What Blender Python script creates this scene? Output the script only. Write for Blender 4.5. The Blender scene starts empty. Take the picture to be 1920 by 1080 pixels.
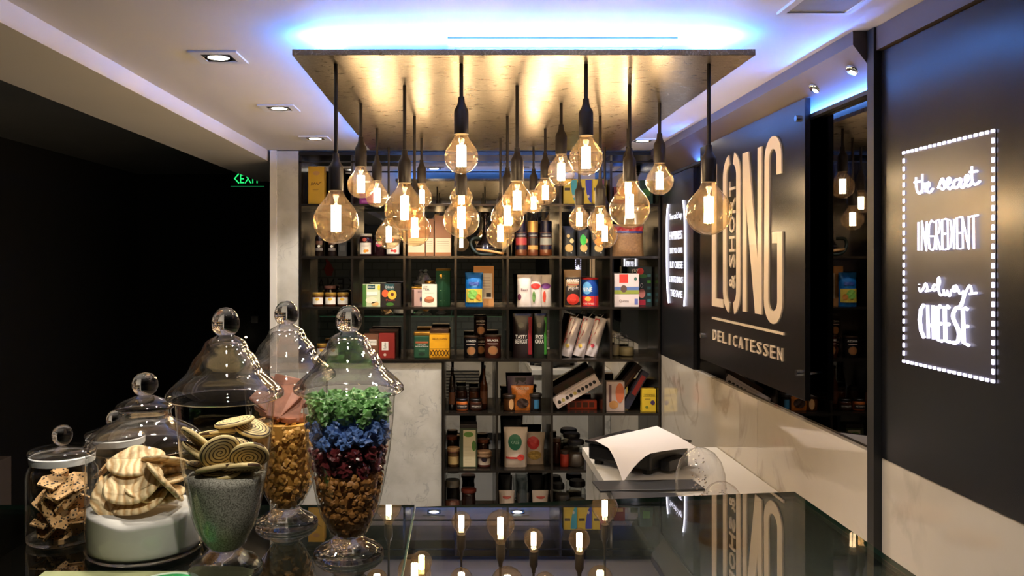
import bpy, bmesh, math, random
from mathutils import Vector, Matrix

# ------------------------------------------------------------------ camera, world, light
E = 1.72            # eye height
F = 1550.0          # focal length in pixels of a 1920 px wide frame
X0, Y0 = 865.0, 490.0
scene = bpy.context.scene
col = scene.collection

cam_data = bpy.data.cameras.new('camera')
cam_data.sensor_width = 36.0
cam_data.lens = 36.0 * F / 1920.0
cam_data.shift_x = (960 - X0) / 1920.0
cam_data.shift_y = -(540 - Y0) / 1920.0
cam_data.clip_start = 0.05
cam = bpy.data.objects.new('camera', cam_data)
cam.location = (0, 0, E)
cam.rotation_euler = (math.pi / 2, 0, 0)
col.objects.link(cam)
scene.camera = cam

world = bpy.data.worlds.new('world')
scene.world = world
world.use_nodes = True
world.node_tree.nodes['Background'].inputs[0].default_value = (0.5, 0.55, 0.6, 1)
world.node_tree.nodes['Background'].inputs[1].default_value = 0.004

vs = scene.view_settings
vs.view_transform = 'Standard'
vs.look = 'None'
vs.gamma = 1.0
vs.use_curve_mapping = False
vs.exposure = 0.15
scene.cycles.transparent_max_bounces = 32
scene.cycles.max_bounces = 14
scene.cycles.transmission_bounces = 14
scene.cycles.glossy_bounces = 6
scene.cycles.caustics_refractive = False
scene.cycles.caustics_reflective = False
scene.cycles.sample_clamp_indirect = 4.0

BULB = 105.0         # radiance of the glowing filaments
SPOT = 40.0          # face of the recessed ceiling spots
SPOTW = 42.0         # watts of the lamp inside each of them
BLUE = 360.0          # blue LED strip on the ceiling panel
rnd = random.Random(7)

def PX(px, d): return (px - X0) * d / F
def PZ(py, d): return E + (Y0 - py) * d / F

# ------------------------------------------------------------------ materials
def nodes_of(m):
    m.use_nodes = True
    return m.node_tree.nodes, m.node_tree.links

_M = {}
def mat(name, color=(.5, .5, .5), rough=.5, metal=0.0, spec=.5, noise=None, bump=None, coat=0.0, trans=0.0, sub=0.0):
    if name in _M: return _M[name]
    m = bpy.data.materials.new(name); n, l = nodes_of(m)
    b = n['Principled BSDF']
    b.inputs['Base Color'].default_value = (*color, 1)
    b.inputs['Roughness'].default_value = rough
    b.inputs['Metallic'].default_value = metal
    b.inputs['Specular IOR Level'].default_value = spec
    b.inputs['Coat Weight'].default_value = coat
    b.inputs['Coat Roughness'].default_value = .05
    b.inputs['Transmission Weight'].default_value = trans
    if noise or bump:
        tc = n.new('ShaderNodeTexCoord')
    if noise:
        sc, amt = noise
        nt = n.new('ShaderNodeTexNoise'); nt.inputs['Scale'].default_value = sc; nt.inputs['Detail'].default_value = 4
        l.new(tc.outputs['Object'], nt.inputs['Vector'])
        mx = n.new('ShaderNodeMix'); mx.data_type = 'RGBA'
        mx.inputs['A'].default_value = (*[c * (1 - amt) for c in color], 1)
        mx.inputs['B'].default_value = (*[min(1, c * (1 + amt)) for c in color], 1)
        l.new(nt.outputs['Fac'], mx.inputs['Factor']); l.new(mx.outputs['Result'], b.inputs['Base Color'])
    if bump:
        sc, amt = bump
        nb = n.new('ShaderNodeTexNoise'); nb.inputs['Scale'].default_value = sc; nb.inputs['Detail'].default_value = 5
        l.new(tc.outputs['Object'], nb.inputs['Vector'])
        bp = n.new('ShaderNodeBump'); bp.inputs['Strength'].default_value = amt; bp.inputs['Distance'].default_value = .01
        l.new(nb.outputs['Fac'], bp.inputs['Height']); l.new(bp.outputs['Normal'], b.inputs['Normal'])
    _M[name] = m
    return m

def C(r, g, b):
    f = lambda v: ((v / 255 + .055) / 1.055) ** 2.4 if v > 10 else v / 255 / 12.92
    return (f(r), f(g), f(b))

def emit(name, color, strength):
    if name in _M: return _M[name]
    m = bpy.data.materials.new(name); n, l = nodes_of(m); n.clear()
    e = n.new('ShaderNodeEmission'); e.inputs[0].default_value = (*color, 1); e.inputs[1].default_value = strength
    o = n.new('ShaderNodeOutputMaterial'); l.new(e.outputs[0], o.inputs[0])
    _M[name] = m
    return m

def thin_glass(name, tint=(1, 1, 1), base=.04, edge=.7, power=4.0, rough=.015, haze=0.0, haze_col=(1, .9, .7)):
    """a thin pane or wall of glass: straight-through light plus mirror reflection growing towards the rim"""
    if name in _M: return _M[name]
    m = bpy.data.materials.new(name); n, l = nodes_of(m); n.clear()
    lw = n.new('ShaderNodeLayerWeight'); lw.inputs['Blend'].default_value = .5
    pw = n.new('ShaderNodeMath'); pw.operation = 'POWER'; pw.inputs[1].default_value = power
    l.new(lw.outputs['Facing'], pw.inputs[0])
    ma = n.new('ShaderNodeMath'); ma.operation = 'MULTIPLY_ADD'; ma.inputs[1].default_value = edge; ma.inputs[2].default_value = base
    l.new(pw.outputs[0], ma.inputs[0])
    t = n.new('ShaderNodeBsdfTransparent'); t.inputs[0].default_value = (*tint, 1)
    g = n.new('ShaderNodeBsdfGlossy'); g.inputs['Roughness'].default_value = rough
    mx = n.new('ShaderNodeMixShader')
    l.new(ma.outputs[0], mx.inputs[0])
    src = t.outputs[0]
    if haze > 0:
        tr = n.new('ShaderNodeBsdfTranslucent'); tr.inputs[0].default_value = (*haze_col, 1)
        mh = n.new('ShaderNodeMixShader'); mh.inputs[0].default_value = haze
        l.new(t.outputs[0], mh.inputs[1]); l.new(tr.outputs[0], mh.inputs[2]); src = mh.outputs[0]
    l.new(src, mx.inputs[1]); l.new(g.outputs[0], mx.inputs[2])
    o = n.new('ShaderNodeOutputMaterial'); l.new(mx.outputs[0], o.inputs[0])
    _M[name] = m
    return m

def solid_glass(name, color=(1, 1, 1), ior=1.47, see=.08):
    if name in _M: return _M[name]
    m = bpy.data.materials.new(name); n, l = nodes_of(m); n.clear()
    g = n.new('ShaderNodeBsdfGlass'); g.inputs['Color'].default_value = (*color, 1)
    g.inputs['IOR'].default_value = ior; g.inputs['Roughness'].default_value = 0.0
    t = n.new('ShaderNodeBsdfTransparent'); t.inputs[0].default_value = (*color, 1)
    x = n.new('ShaderNodeMixShader'); x.inputs[0].default_value = see
    l.new(g.outputs[0], x.inputs[1]); l.new(t.outputs[0], x.inputs[2])
    o = n.new('ShaderNodeOutputMaterial'); l.new(x.outputs[0], o.inputs[0])
    _M[name] = m
    return m

def marble(name, base, vein, scale=3.0, rough=.12, width=.5):
    if name in _M: return _M[name]
    m = mat(name, base, rough, coat=.3); n, l = nodes_of(m); b = n['Principled BSDF']
    tc = n.new('ShaderNodeTexCoord')
    n1 = n.new('ShaderNodeTexNoise'); n1.inputs['Scale'].default_value = scale; n1.inputs['Detail'].default_value = 8; n1.inputs['Distortion'].default_value = 1.6
    l.new(tc.outputs['Object'], n1.inputs['Vector'])
    s = n.new('ShaderNodeMath'); s.operation = 'SUBTRACT'; s.inputs[1].default_value = .5; l.new(n1.outputs['Fac'], s.inputs[0])
    a = n.new('ShaderNodeMath'); a.operation = 'ABSOLUTE'; l.new(s.outputs[0], a.inputs[0])
    r = n.new('ShaderNodeValToRGB')
    r.color_ramp.elements[0].position = 0.0; r.color_ramp.elements[0].color = (*vein, 1)
    r.color_ramp.elements[1].position = .05 * width; r.color_ramp.elements[1].color = (*base, 1)
    l.new(a.outputs[0], r.inputs[0])
    n2 = n.new('ShaderNodeTexNoise'); n2.inputs['Scale'].default_value = scale * 1.3; n2.inputs['Detail'].default_value = 6
    l.new(tc.outputs['Object'], n2.inputs['Vector'])
    r2 = n.new('ShaderNodeValToRGB')
    r2.color_ramp.elements[0].position = .3; r2.color_ramp.elements[0].color = (.78, .77, .75, 1)
    r2.color_ramp.elements[1].position = .65; r2.color_ramp.elements[1].color = (1, 1, 1, 1)
    l.new(n2.outputs['Fac'], r2.inputs[0])
    n3 = n.new('ShaderNodeTexNoise'); n3.inputs['Scale'].default_value = scale * .9; n3.inputs['Detail'].default_value = 2
    l.new(tc.outputs['Object'], n3.inputs['Vector'])
    r3 = n.new('ShaderNodeValToRGB'); r3.color_ramp.elements[0].position = .45; r3.color_ramp.elements[1].position = .6
    l.new(n3.outputs['Fac'], r3.inputs[0])
    mv = n.new('ShaderNodeMix'); mv.data_type = 'RGBA'; mv.inputs['A'].default_value = (*base, 1)
    l.new(r3.outputs[0], mv.inputs['Factor']); l.new(r.outputs[0], mv.inputs['B'])
    mm = n.new('ShaderNodeMix'); mm.data_type = 'RGBA'; mm.blend_type = 'MULTIPLY'; mm.inputs['Factor'].default_value = 1
    l.new(mv.outputs['Result'], mm.inputs['A']); l.new(r2.outputs[0], mm.inputs['B'])
    l.new(mm.outputs['Result'], b.inputs['Base Color'])
    return m

# ------------------------------------------------------------------ mesh helpers
class MB:
    def __init__(s): s.v = []; s.f = []; s.m = []
    def add(s, vs_, fs_, mi=0):
        k = len(s.v); s.v += [tuple(p) for p in vs_]
        s.f += [tuple(i + k for i in f) for f in fs_]; s.m += [mi] * len(fs_)
        return s
    def box(s, x0, x1, y0, y1, z0, z1, mi=0):
        return s.add([(x0, y0, z0), (x1, y0, z0), (x1, y1, z0), (x0, y1, z0), (x0, y0, z1), (x1, y0, z1), (x1, y1, z1), (x0, y1, z1)],
              [(0, 3, 2, 1), (4, 5, 6, 7), (0, 1, 5, 4), (1, 2, 6, 5), (2, 3, 7, 6), (3, 0, 4, 7)], mi)
    def lathe(s, prof, seg=24, cx=0, cy=0, a0=0.0, a1=2 * math.pi, mi=0):
        full = abs(a1 - a0 - 2 * math.pi) < 1e-6
        cols = seg if full else seg + 1
        vv = []; ff = []
        for (r, z) in prof:
            for i in range(cols):
                a = a0 + (a1 - a0) * i / seg
                vv.append((cx + r * math.sin(a), cy - r * math.cos(a), z))
        for j in range(len(prof) - 1):
            for i in range(seg):
                i2 = (i + 1) % cols if full else i + 1
                ff.append((j * cols + i, j * cols + i2, (j + 1) * cols + i2, (j + 1) * cols + i))
        return s.add(vv, ff, mi)
    def cap(s, r, z, seg=24, cx=0, cy=0, up=True, mi=0):
        vv = [(cx + r * math.sin(2 * math.pi * i / seg), cy - r * math.cos(2 * math.pi * i / seg), z) for i in range(seg)]
        f = tuple(range(seg))
        return s.add(vv, [f if up else f[::-1]], mi)
    def cyl(s, r, z0, z1, seg=24, cx=0, cy=0, mi=0):
        s.lathe([(r, z0), (r, z1)], seg, cx, cy, mi=mi); s.cap(r, z1, seg, cx, cy, True, mi); return s.cap(r, z0, seg, cx, cy, False, mi)
    def tube(s, pts, r, sides=6, closed=False, mi=0):
        P = [Vector(p) for p in pts]; n = len(P); vv = []; ff = []
        up = None
        for i in range(n):
            t = (P[min(i + 1, n - 1)] - P[max(i - 1, 0)])
            if t.length < 1e-9: t = Vector((0, 0, 1))
            t.normalize()
            if up is None:
                up = Vector((0, 0, 1)) if abs(t.z) < .9 else Vector((1, 0, 0))
            a = (up - t * up.dot(t))
            if a.length < 1e-6: a = t.orthogonal()
            a.normalize(); b = t.cross(a); up = a
            rr = r[i] if isinstance(r, (list, tuple)) else r
            for k in range(sides):
                an = 2 * math.pi * k / sides
                vv.append(P[i] + (a * math.cos(an) + b * math.sin(an)) * rr)
        for i in range(n - 1):
            for k in range(sides):
                k2 = (k + 1) % sides
                ff.append((i * sides + k, i * sides + k2, (i + 1) * sides + k2, (i + 1) * sides + k))
        ff.append(tuple(range(sides))[::-1]); ff.append(tuple((n - 1) * sides + k for k in range(sides)))
        return s.add(vv, ff, mi)
    def prism(s, poly, fn, w0, w1, mi=0):
        """poly: 2-D outline (u, v); fn(u, v, w) -> point"""
        n = len(poly)
        vv = [fn(u, v, w0) for u, v in poly] + [fn(u, v, w1) for u, v in poly]
        ff = [tuple(range(n)), tuple(range(2 * n - 1, n - 1, -1))]
        ff += [(i, i + n, (i + 1) % n + n, (i + 1) % n) for i in range(n)]
        return s.add(vv, ff, mi)
    def build(s, name, mats, parent=None, smooth=False, loc=None, rot=None, bevel=0.0, fix=True):
        me = bpy.data.meshes.new(name)
        me.from_pydata(s.v, [], s.f)
        if not isinstance(mats, (list, tuple)): mats = [mats]
        for m in mats: me.materials.append(m)
        if len(mats) > 1: me.polygons.foreach_set('material_index', s.m)
        if fix or bevel > 0:
            bm = bmesh.new(); bm.from_mesh(me)
            bmesh.ops.remove_doubles(bm, verts=bm.verts, dist=1e-6)
            if bevel > 0:
                es = [e for e in bm.edges if len(e.link_faces) == 2 and e.calc_face_angle(0) > .6]
                bmesh.ops.bevel(bm, geom=es, offset=bevel, segments=2, affect='EDGES', profile=.7)
            bmesh.ops.recalc_face_normals(bm, faces=bm.faces)
            bm.to_mesh(me); bm.free()
        if smooth is True:
            me.polygons.foreach_set('use_smooth', [True] * len(me.polygons))
        elif smooth:
            me.polygons.foreach_set('use_smooth', [True] * len(me.polygons))
            me.set_sharp_from_angle(angle=smooth)
        o = bpy.data.objects.new(name, me); col.objects.link(o)
        if parent is not None: o.parent = parent
        if loc is not None: o.location = loc
        if rot is not None: o.rotation_euler = rot
        return o

SM = math.radians(38)
def thing(name, label, cat, loc=(0, 0, 0), rot=(0, 0, 0), group=None):
    o = bpy.data.objects.new(name, None); col.objects.link(o); o.empty_display_size = .05
    o.location = loc; o.rotation_euler = rot; o['label'] = label; o['category'] = cat
    if group: o['group'] = group
    return o
def tag(o, label, cat, group=None, kind=None):
    o['label'] = label; o['category'] = cat
    if group: o['group'] = group
    if kind: o['kind'] = kind
    return o
def struct(o, label=None):
    o['kind'] = 'structure'
    if label: o['label'] = label
    return o
def copy_thing(root, loc, rot=None, label=None):
    r = root.copy(); col.objects.link(r); r.location = loc
    if rot is not None: r.rotation_euler = rot
    if label: r['label'] = label
    for ch in root.children:
        c = ch.copy(); col.objects.link(c); c.parent = r
        for g in ch.children:
            d = g.copy(); col.objects.link(d); d.parent = c
    return r

# ---- lettering
_T = {}
def text_data(s_, res=2):
    if s_ in _T: return _T[s_]
    cu = bpy.data.curves.new('lettering', 'FONT'); cu.body = s_; cu.resolution_u = res
    o = bpy.data.objects.new('lettering', cu); col.objects.link(o)
    bpy.context.view_layer.update()
    dg = bpy.context.evaluated_depsgraph_get()
    me = bpy.data.meshes.new_from_object(o.evaluated_get(dg))
    V = [v.co.copy() for v in me.vertices]; Fs = [tuple(p.vertices) for p in me.polygons]
    bpy.data.objects.remove(o); bpy.data.curves.remove(cu); bpy.data.meshes.remove(me)
    xs = [v.x for v in V]; ys = [v.y for v in V]
    x0, x1, y0, y1 = min(xs), max(xs), min(ys), max(ys)
    U = [((v.x - x0) / (x1 - x0), (v.y - y0) / (y1 - y0)) for v in V]
    _T[s_] = (U, Fs, (x1 - x0) / (y1 - y0))
    return _T[s_]
def lettering(s_, u0, u1, v0, v1, fn, m, parent, name='lettering', thick=0.0, w=0.0, slant=0.0):
    """flat or raised letters stretched to the rectangle u0..u1, v0..v1 and laid on the surface fn(u, v, w)"""
    U, Fs, asp = text_data(s_)
    b = MB()
    q = [(u0 + (u1 - u0) * a + slant * c * (v1 - v0), v0 + (v1 - v0) * c) for a, c in U]
    if thick <= 0:
        b.add([fn(u, v, w) for u, v in q], Fs)
        return b.build(name, m, parent, fix=False)
    n = len(q)
    b.add([fn(u, v, w) for u, v in q] + [fn(u, v, w + thick) for u, v in q], [])
    cnt = {}
    for f in Fs:
        b.f.append(tuple(i + n for i in f)); b.m.append(0)
        for i in range(len(f)):
            e = (f[i], f[(i + 1) % len(f)]); cnt[e] = 1
    for (a, c) in list(cnt):
        if (c, a) not in cnt:
            b.f.append((a, c, c + n, a + n)); b.m.append(0)
    return b.build(name, m, parent)

def smooth_path(pts, k=4):
    P = [Vector(p) for p in pts]; out = []
    if len(P) < 3: return P
    for i in range(len(P) - 1):
        p0, p1, p2, p3 = P[max(i - 1, 0)], P[i], P[i + 1], P[min(i + 2, len(P) - 1)]
        for j in range(k):
            t = j / k
            out.append(.5 * ((2 * p1) + (p2 - p0) * t + (2 * p0 - 5 * p1 + 4 * p2 - p3) * t * t + (-p0 + 3 * p1 - 3 * p2 + p3) * t ** 3))
    out.append(P[-1])
    return out
# ------------------------------------------------------------------ the setting
CEIL = E + .615
PANEL_Z = E + .543          # underside of the brass panel
TOP = E - .52               # glass counter top
D3 = 4.56                   # front of the shelving

white_paint = mat('ceiling_paint', (.76, .72, .67), .7, noise=(1.5, .04))
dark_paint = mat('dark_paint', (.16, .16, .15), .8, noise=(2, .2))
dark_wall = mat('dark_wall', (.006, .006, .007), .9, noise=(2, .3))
m_marble = marble('white_marble', (.58, .58, .55), (.42, .42, .42), 7.5, .15, .4)
m_marble2 = marble('cream_marble', (.62, .56, .48), (.36, .31, .25), 1.1, .08, .5)
m_floor = mat('floor_tile', (.10, .10, .10), .35, noise=(3, .3))
satin_black = mat('satin_black', (.009, .009, .011), .27, spec=.36, noise=(30, .1))
matt_black = mat('matt_black', (.01, .01, .01), .6, noise=(20, .2))
bronze = mat('bronze_sheet', (.085, .062, .052), .5, .1, noise=(3, .15))
steel = mat('brushed_steel', (.6, .6, .6), .3, 1.0, noise=(80, .1))
chrome = mat('chrome', (.8, .8, .8), .12, 1.0, noise=(60, .05))
white_trim = mat('white_trim', (.75, .74, .72), .4, noise=(10, .03))
m_mirror = mat('smoked_mirror', (.075, .07, .07), .015, 1.0, noise=(2, .03))
m_back_mirror = mat('shelf_mirror', (.62, .62, .60), .012, 1.0, noise=(2, .02))

def slab(name, x0, x1, y0, y1, z0, z1, m, label=None, parent=None):
    o = MB().box(x0, x1, y0, y1, z0, z1).build(name, m, parent)
    if parent is None: struct(o, label)
    return o

slab('floor', -2.9, 1.3, -3.1, 7.2, -.1, 0, m_floor)
slab('ceiling', -1.07, 1.3, -3.1, 4.95, CEIL, CEIL + .1, white_paint)
slab('trim_1', -1.41, -1.07, -3.1, 5.75, E + .555, CEIL + .1, white_paint, 'white dropped ceiling edge beside the dark hall')
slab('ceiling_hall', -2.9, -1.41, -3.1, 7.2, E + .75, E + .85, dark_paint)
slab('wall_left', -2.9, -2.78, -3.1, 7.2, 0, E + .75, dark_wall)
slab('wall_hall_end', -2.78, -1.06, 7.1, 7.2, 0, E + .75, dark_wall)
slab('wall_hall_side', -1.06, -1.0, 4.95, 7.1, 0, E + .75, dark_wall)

# wall behind the photographer: painted brick courses with a wall sign, seen in the shelf mirrors
brick = mat('painted_brick', (.16, .18, .165), .7)
n_, l_ = nodes_of(brick)
tc = n_.new('ShaderNodeTexCoord'); mp = n_.new('ShaderNodeMapping'); mp.inputs['Rotation'].default_value = (math.pi / 2, 0, 0)
bt = n_.new('ShaderNodeTexBrick'); bt.inputs['Scale'].default_value = 2.2
bt.inputs['Color1'].default_value = (.17, .19, .175, 1); bt.inputs['Color2'].default_value = (.14, .16, .15, 1); bt.inputs['Mortar'].default_value = (.09, .10, .095, 1)
l_.new(tc.outputs['Object'], mp.inputs[0]); l_.new(mp.outputs[0], bt.inputs['Vector']); l_.new(bt.outputs['Color'], n_['Principled BSDF'].inputs['Base Color'])
slab('wall_front', -2.78, 1.15, -3.1, -3.0, 0, E + .75, brick)

# back wall, marble pillar and marble cladding under the left shelves
slab('wall_back', -1.05, 1.12, 4.84, 4.94, 0, CEIL, matt_black)
slab('pillar', PX(519, D3), PX(559.5, D3), D3, 4.84, 0, CEIL - .006, m_marble)
slab('trim_2', PX(507, D3), PX(519, D3), D3 - .012, 4.84, 0, CEIL - .004, white_trim, 'pale vertical edge trim beside the marble pillar')
slab('wall_marble', PX(559.5, D3), PX(828, D3), D3 + .015, 4.84, 0, E - .562, m_marble)

# right wall: cream marble slabs below, black panels, smoked mirror and bronze bulkhead above
XR = 1.103
LEDGE = E - .515
slab('wall_right', 1.135, 1.25, -3.0, 4.84, 0, CEIL, matt_black)
cl = bpy.data.objects.new('wall_cladding', None); col.objects.link(cl); struct(cl)
cl['label'] = 'cream marble slabs along the lower right wall'
for (ya, yb) in ((3.081, D3 - .001), (2.206, 3.079), (1.0, 2.168), (-3.0, .998)):
    slab('marble_slab', XR, 1.135, ya, yb, 0, LEDGE, m_marble2, parent=cl)
slab('trim_3', 1.082, 1.135, 2.169, 2.204, .9, CEIL - .001, matt_black, 'black post between the mirror and the lit panel')
b = MB().prism([(1.045, .6145), (1.045, .578), (1.128, .468), (1.134, .468), (1.134, .6145)], lambda u, v, w: (u, w, E + v), 2.206, D3 - .001)
struct(b.build('bulkhead', bronze), 'slanted bronze bulkhead over the black sign')
slab('trim_4', 1.088, 1.134, -3.0, 2.168, E + .553, CEIL - .001, bronze, 'bronze header above the lit wall panel')
o = MB().box(1.12, 1.134, 2.206, 3.93, LEDGE + .001, E + .467).build('wall_mirror', m_mirror)
tag(o, 'smoked mirror on the wall behind the raised-letter shop sign', 'mirror')
# blue light channel at the top of the mirror
ch = thing('light_channel', 'thin channel with blue light strip above the smoked mirror', 'light', (1.1, 2.21, E + .452))
MB().box(-.002, .0195, 0, 2.34, 0, .003).box(-.002, 0, 0, 2.34, .003, .012).build('channel', matt_black, ch)
MB().box(.004, .014, .01, 2.33, .0035, .006).build('light_strip', emit('blue_strip_wall', (.06, .22, 1.0), 260.0), ch)
# small spotlights on the bulkhead
sp = None
for i, px in enumerate((1532, 1603)):
    d = 1.09 * F / (px - X0)
    lab = 'small oval spotlight on the bronze bulkhead, ' + ('nearer the shop sign' if i == 0 else 'nearer the black post')
    if sp is None:
        sp = thing('bulkhead_spotlight', lab, 'spotlight', (1.086, d, E + .5235), (0, math.radians(37), 0), 'bulkhead spotlights')
        MB().lathe([(.0, -.0015), (.02, -.002), (.026, .001), (.026, .004)], 20).build('ring', chrome, sp, smooth=True)
        MB().lathe([(0, -.003), (.008, -.0028), (.011, -.0015)], 16).build('lens', emit('spot_small', (1, .88, .75), 30), sp)
    else:
        copy_thing(sp, (1.086, d, E + .5235), None, lab)

# ------------------------------------------------------------------ ceiling fittings
spot_emit = emit('spot_lens', (1.0, .90, .78), SPOT)
def downlight(x, d, lab):
    t = thing('recessed_spotlight', lab, 'spotlight', (x, d, CEIL), group='square recessed ceiling spotlights')
    h = .071
    f = MB()
    for (a0, a1, b0, b1) in ((-h, h, -h, -.045), (-h, h, .045, h), (-h, -.045, -.045, .045), (.045, h, -.045, .045)):
        f.box(a0, a1, b0, b1, -.006, -.0005)
    f.build('frame', white_trim, t)
    MB().box(-.045, .045, -.045, .045, -.0025, -.0005).build('housing', matt_black, t)
    MB().lathe([(.041, -.0026), (.041, -.007), (.034, -.0065), (.031, -.003)], 24).build('ring', chrome, t, smooth=SM)
    MB().lathe([(0, -.0062), (.02, -.006), (.031, -.004)], 24).build('lens', spot_emit, t)
    ld_ = bpy.data.lights.new('lamp', 'SPOT'); ld_.energy = SPOTW; ld_.color = (1.0, .90, .78)
    ld_.spot_size = math.radians(105); ld_.spot_blend = .55; ld_.shadow_soft_size = .02
    lo = bpy.data.objects.new('lamp', ld_); col.objects.link(lo); lo.parent = t; lo.location = (0, 0, -.012)
    return t
d0 = downlight(-.728, 2.48, 'square recessed spotlight nearest the camera in the white ceiling row')
copy_thing(d0, (-.728, 3.305, CEIL), None, 'square recessed spotlight, middle one of the row beside the brass panel')
copy_thing(d0, (-.728, 4.118, CEIL), None, 'square recessed spotlight close to the marble pillar')
copy_thing(d0, (-.728, 1.655, CEIL), None, 'square recessed spotlight above the glass jars')
copy_thing(d0, (-.18, .83, CEIL), None, 'square recessed spotlight over the customer side of the footed jars')  # lamp added out of view to light the jar fronts
copy_thing(d0, (-.18, 1.655, CEIL), None, 'square recessed spotlight above the fruit jar end of the glass counter')  # extra unseen lamp, added to brighten the jar contents
copy_thing(d0, (.37, 1.655, CEIL), None, 'square recessed spotlight above the middle of the glass counter')  # likewise added out of view, more light on jars and counter
copy_thing(d0, (-.18, 4.20, CEIL), None, 'square recessed spotlight behind the brass panel, over the tea tins')
copy_thing(d0, (.37, 4.20, CEIL), None, 'square recessed spotlight behind the brass panel, over the snack pouches')
copy_thing(d0, (.92, 4.20, CEIL), None, 'square recessed spotlight in the corner by the narrow lit panel')
copy_thing(d0, (.15, -1.6, CEIL), None, 'square recessed spotlight behind the customer side of the counter')
copy_thing(d0, (-.9, -1.6, CEIL), None, 'square recessed spotlight by the brick wall')

gr = thing('air_grille', 'long white slatted air grille in the ceiling above the brass panel', 'vent', (.277, 2.43, CEIL))
w2, d2 = .315, .17
fb = MB()
for (a0, a1, b0, b1) in ((-w2, w2, -d2, -d2 + .02), (-w2, w2, d2 - .02, d2), (-w2, -w2 + .02, -d2 + .02, d2 - .02), (w2 - .02, w2, -d2 + .02, d2 - .02)):
    fb.box(a0, a1, b0, b1, -.007, -.0005)
fb.build('frame', white_trim, gr)
sl = None
for i in range(9):
    y = -d2 + .035 + i * .0335
    if sl is None:
        sl = MB().box(-w2 + .02, w2 - .02, -.009, .009, -.005, -.001).build('slat', white_trim, gr); sl.location = (0, y, 0)
    else:
        c = sl.copy(); col.objects.link(c); c.parent = gr; c.location = (0, y, 0)
vt = thing('ceiling_vent', 'grey square ceiling vent with pale frame near the right wall', 'vent', (.867, 1.86, CEIL))
fb = MB(); w2, d2 = .089, .18
for (a0, a1, b0, b1) in ((-w2, w2, -d2, -d2 + .018), (-w2, w2, d2 - .018, d2), (-w2, -w2 + .018, -d2 + .018, d2 - .018), (w2 - .018, w2, -d2 + .018, d2 - .018)):
    fb.box(a0, a1, b0, b1, -.008, -.0005)
fb.build('frame', white_trim, vt)
MB().box(-w2 + .018, w2 - .018, -d2 + .018, d2 - .018, -.005, -.0005).build('panel', mat('vent_grey', (.35, .36, .37), .6, noise=(30, .1)), vt)

# ------------------------------------------------------------------ brass ceiling panel with blue strips
brass = mat('brushed_brass', (.60, .50, .37), .36, 1.0)
n_, l_ = nodes_of(brass); pb = n_['Principled BSDF']
tc = n_.new('ShaderNodeTexCoord'); mp = n_.new('ShaderNodeMapping'); mp.inputs['Scale'].default_value = (3, 60, 3)
n1 = n_.new('ShaderNodeTexNoise'); n1.inputs['Scale'].default_value = 4; n1.inputs['Detail'].default_value = 6
l_.new(tc.outputs['Object'], mp.inputs[0]); l_.new(mp.outputs[0], n1.inputs['Vector'])
n2 = n_.new('ShaderNodeTexNoise'); n2.inputs['Scale'].default_value = 9; n2.inputs['Detail'].default_value = 8; n2.inputs['Distortion'].default_value = 3
l_.new(tc.outputs['Object'], n2.inputs['Vector'])
ad = n_.new('ShaderNodeMath'); ad.operation = 'ADD'; l_.new(n1.outputs['Fac'], ad.inputs[0]); l_.new(n2.outputs['Fac'], ad.inputs[1])
mr = n_.new('ShaderNodeMapRange'); mr.inputs['From Min'].default_value = .6; mr.inputs['From Max'].default_value = 1.4
mr.inputs['To Min'].default_value = .24; mr.inputs['To Max'].default_value = .36
l_.new(ad.outputs[0], mr.inputs['Value']); l_.new(mr.outputs[0], pb.inputs['Roughness'])
bp = n_.new('ShaderNodeBump'); bp.inputs['Strength'].default_value = .05; bp.inputs['Distance'].default_value = .002
l_.new(ad.outputs[0], bp.inputs['Height']); l_.new(bp.outputs['Normal'], pb.inputs['Normal'])
sc_ = n_.new('ShaderNodeTexNoise'); sc_.inputs['Scale'].default_value = 16; sc_.inputs['Detail'].default_value = 10; sc_.inputs['Distortion'].default_value = 5
mp3 = n_.new('ShaderNodeMapping'); mp3.inputs['Scale'].default_value = (1, 3.5, 1); mp3.inputs['Rotation'].default_value = (0, 0, .35)
l_.new(tc.outputs['Object'], mp3.inputs[0]); l_.new(mp3.outputs[0], sc_.inputs['Vector'])
sb_ = n_.new('ShaderNodeMath'); sb_.operation = 'SUBTRACT'; sb_.inputs[1].default_value = .5; l_.new(sc_.outputs['Fac'], sb_.inputs[0])
ab_ = n_.new('ShaderNodeMath'); ab_.operation = 'ABSOLUTE'; l_.new(sb_.outputs[0], ab_.inputs[0])
cr_ = n_.new('ShaderNodeValToRGB'); cr_.color_ramp.elements[0].color = (.70, .62, .50, 1); cr_.color_ramp.elements[1].position = .025; cr_.color_ramp.elements[1].color = (.36, .30, .225, 1)
l_.new(ab_.outputs[0], cr_.inputs[0])
cm_ = n_.new('ShaderNodeMix'); cm_.data_type = 'RGBA'; cm_.blend_type = 'MULTIPLY'; cm_.inputs['Factor'].default_value = .5
gr_ = n_.new('ShaderNodeMapRange'); gr_.inputs['From Min'].default_value = .3; gr_.inputs['From Max'].default_value = .7; gr_.inputs['To Min'].default_value = .7; gr_.inputs['To Max'].default_value = 1.1
l_.new(n1.outputs['Fac'], gr_.inputs['Value']); l_.new(cr_.outputs[0], cm_.inputs['A']); l_.new(gr_.outputs[0], cm_.inputs['B']); l_.new(cm_.outputs['Result'], pb.inputs['Base Color'])

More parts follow.
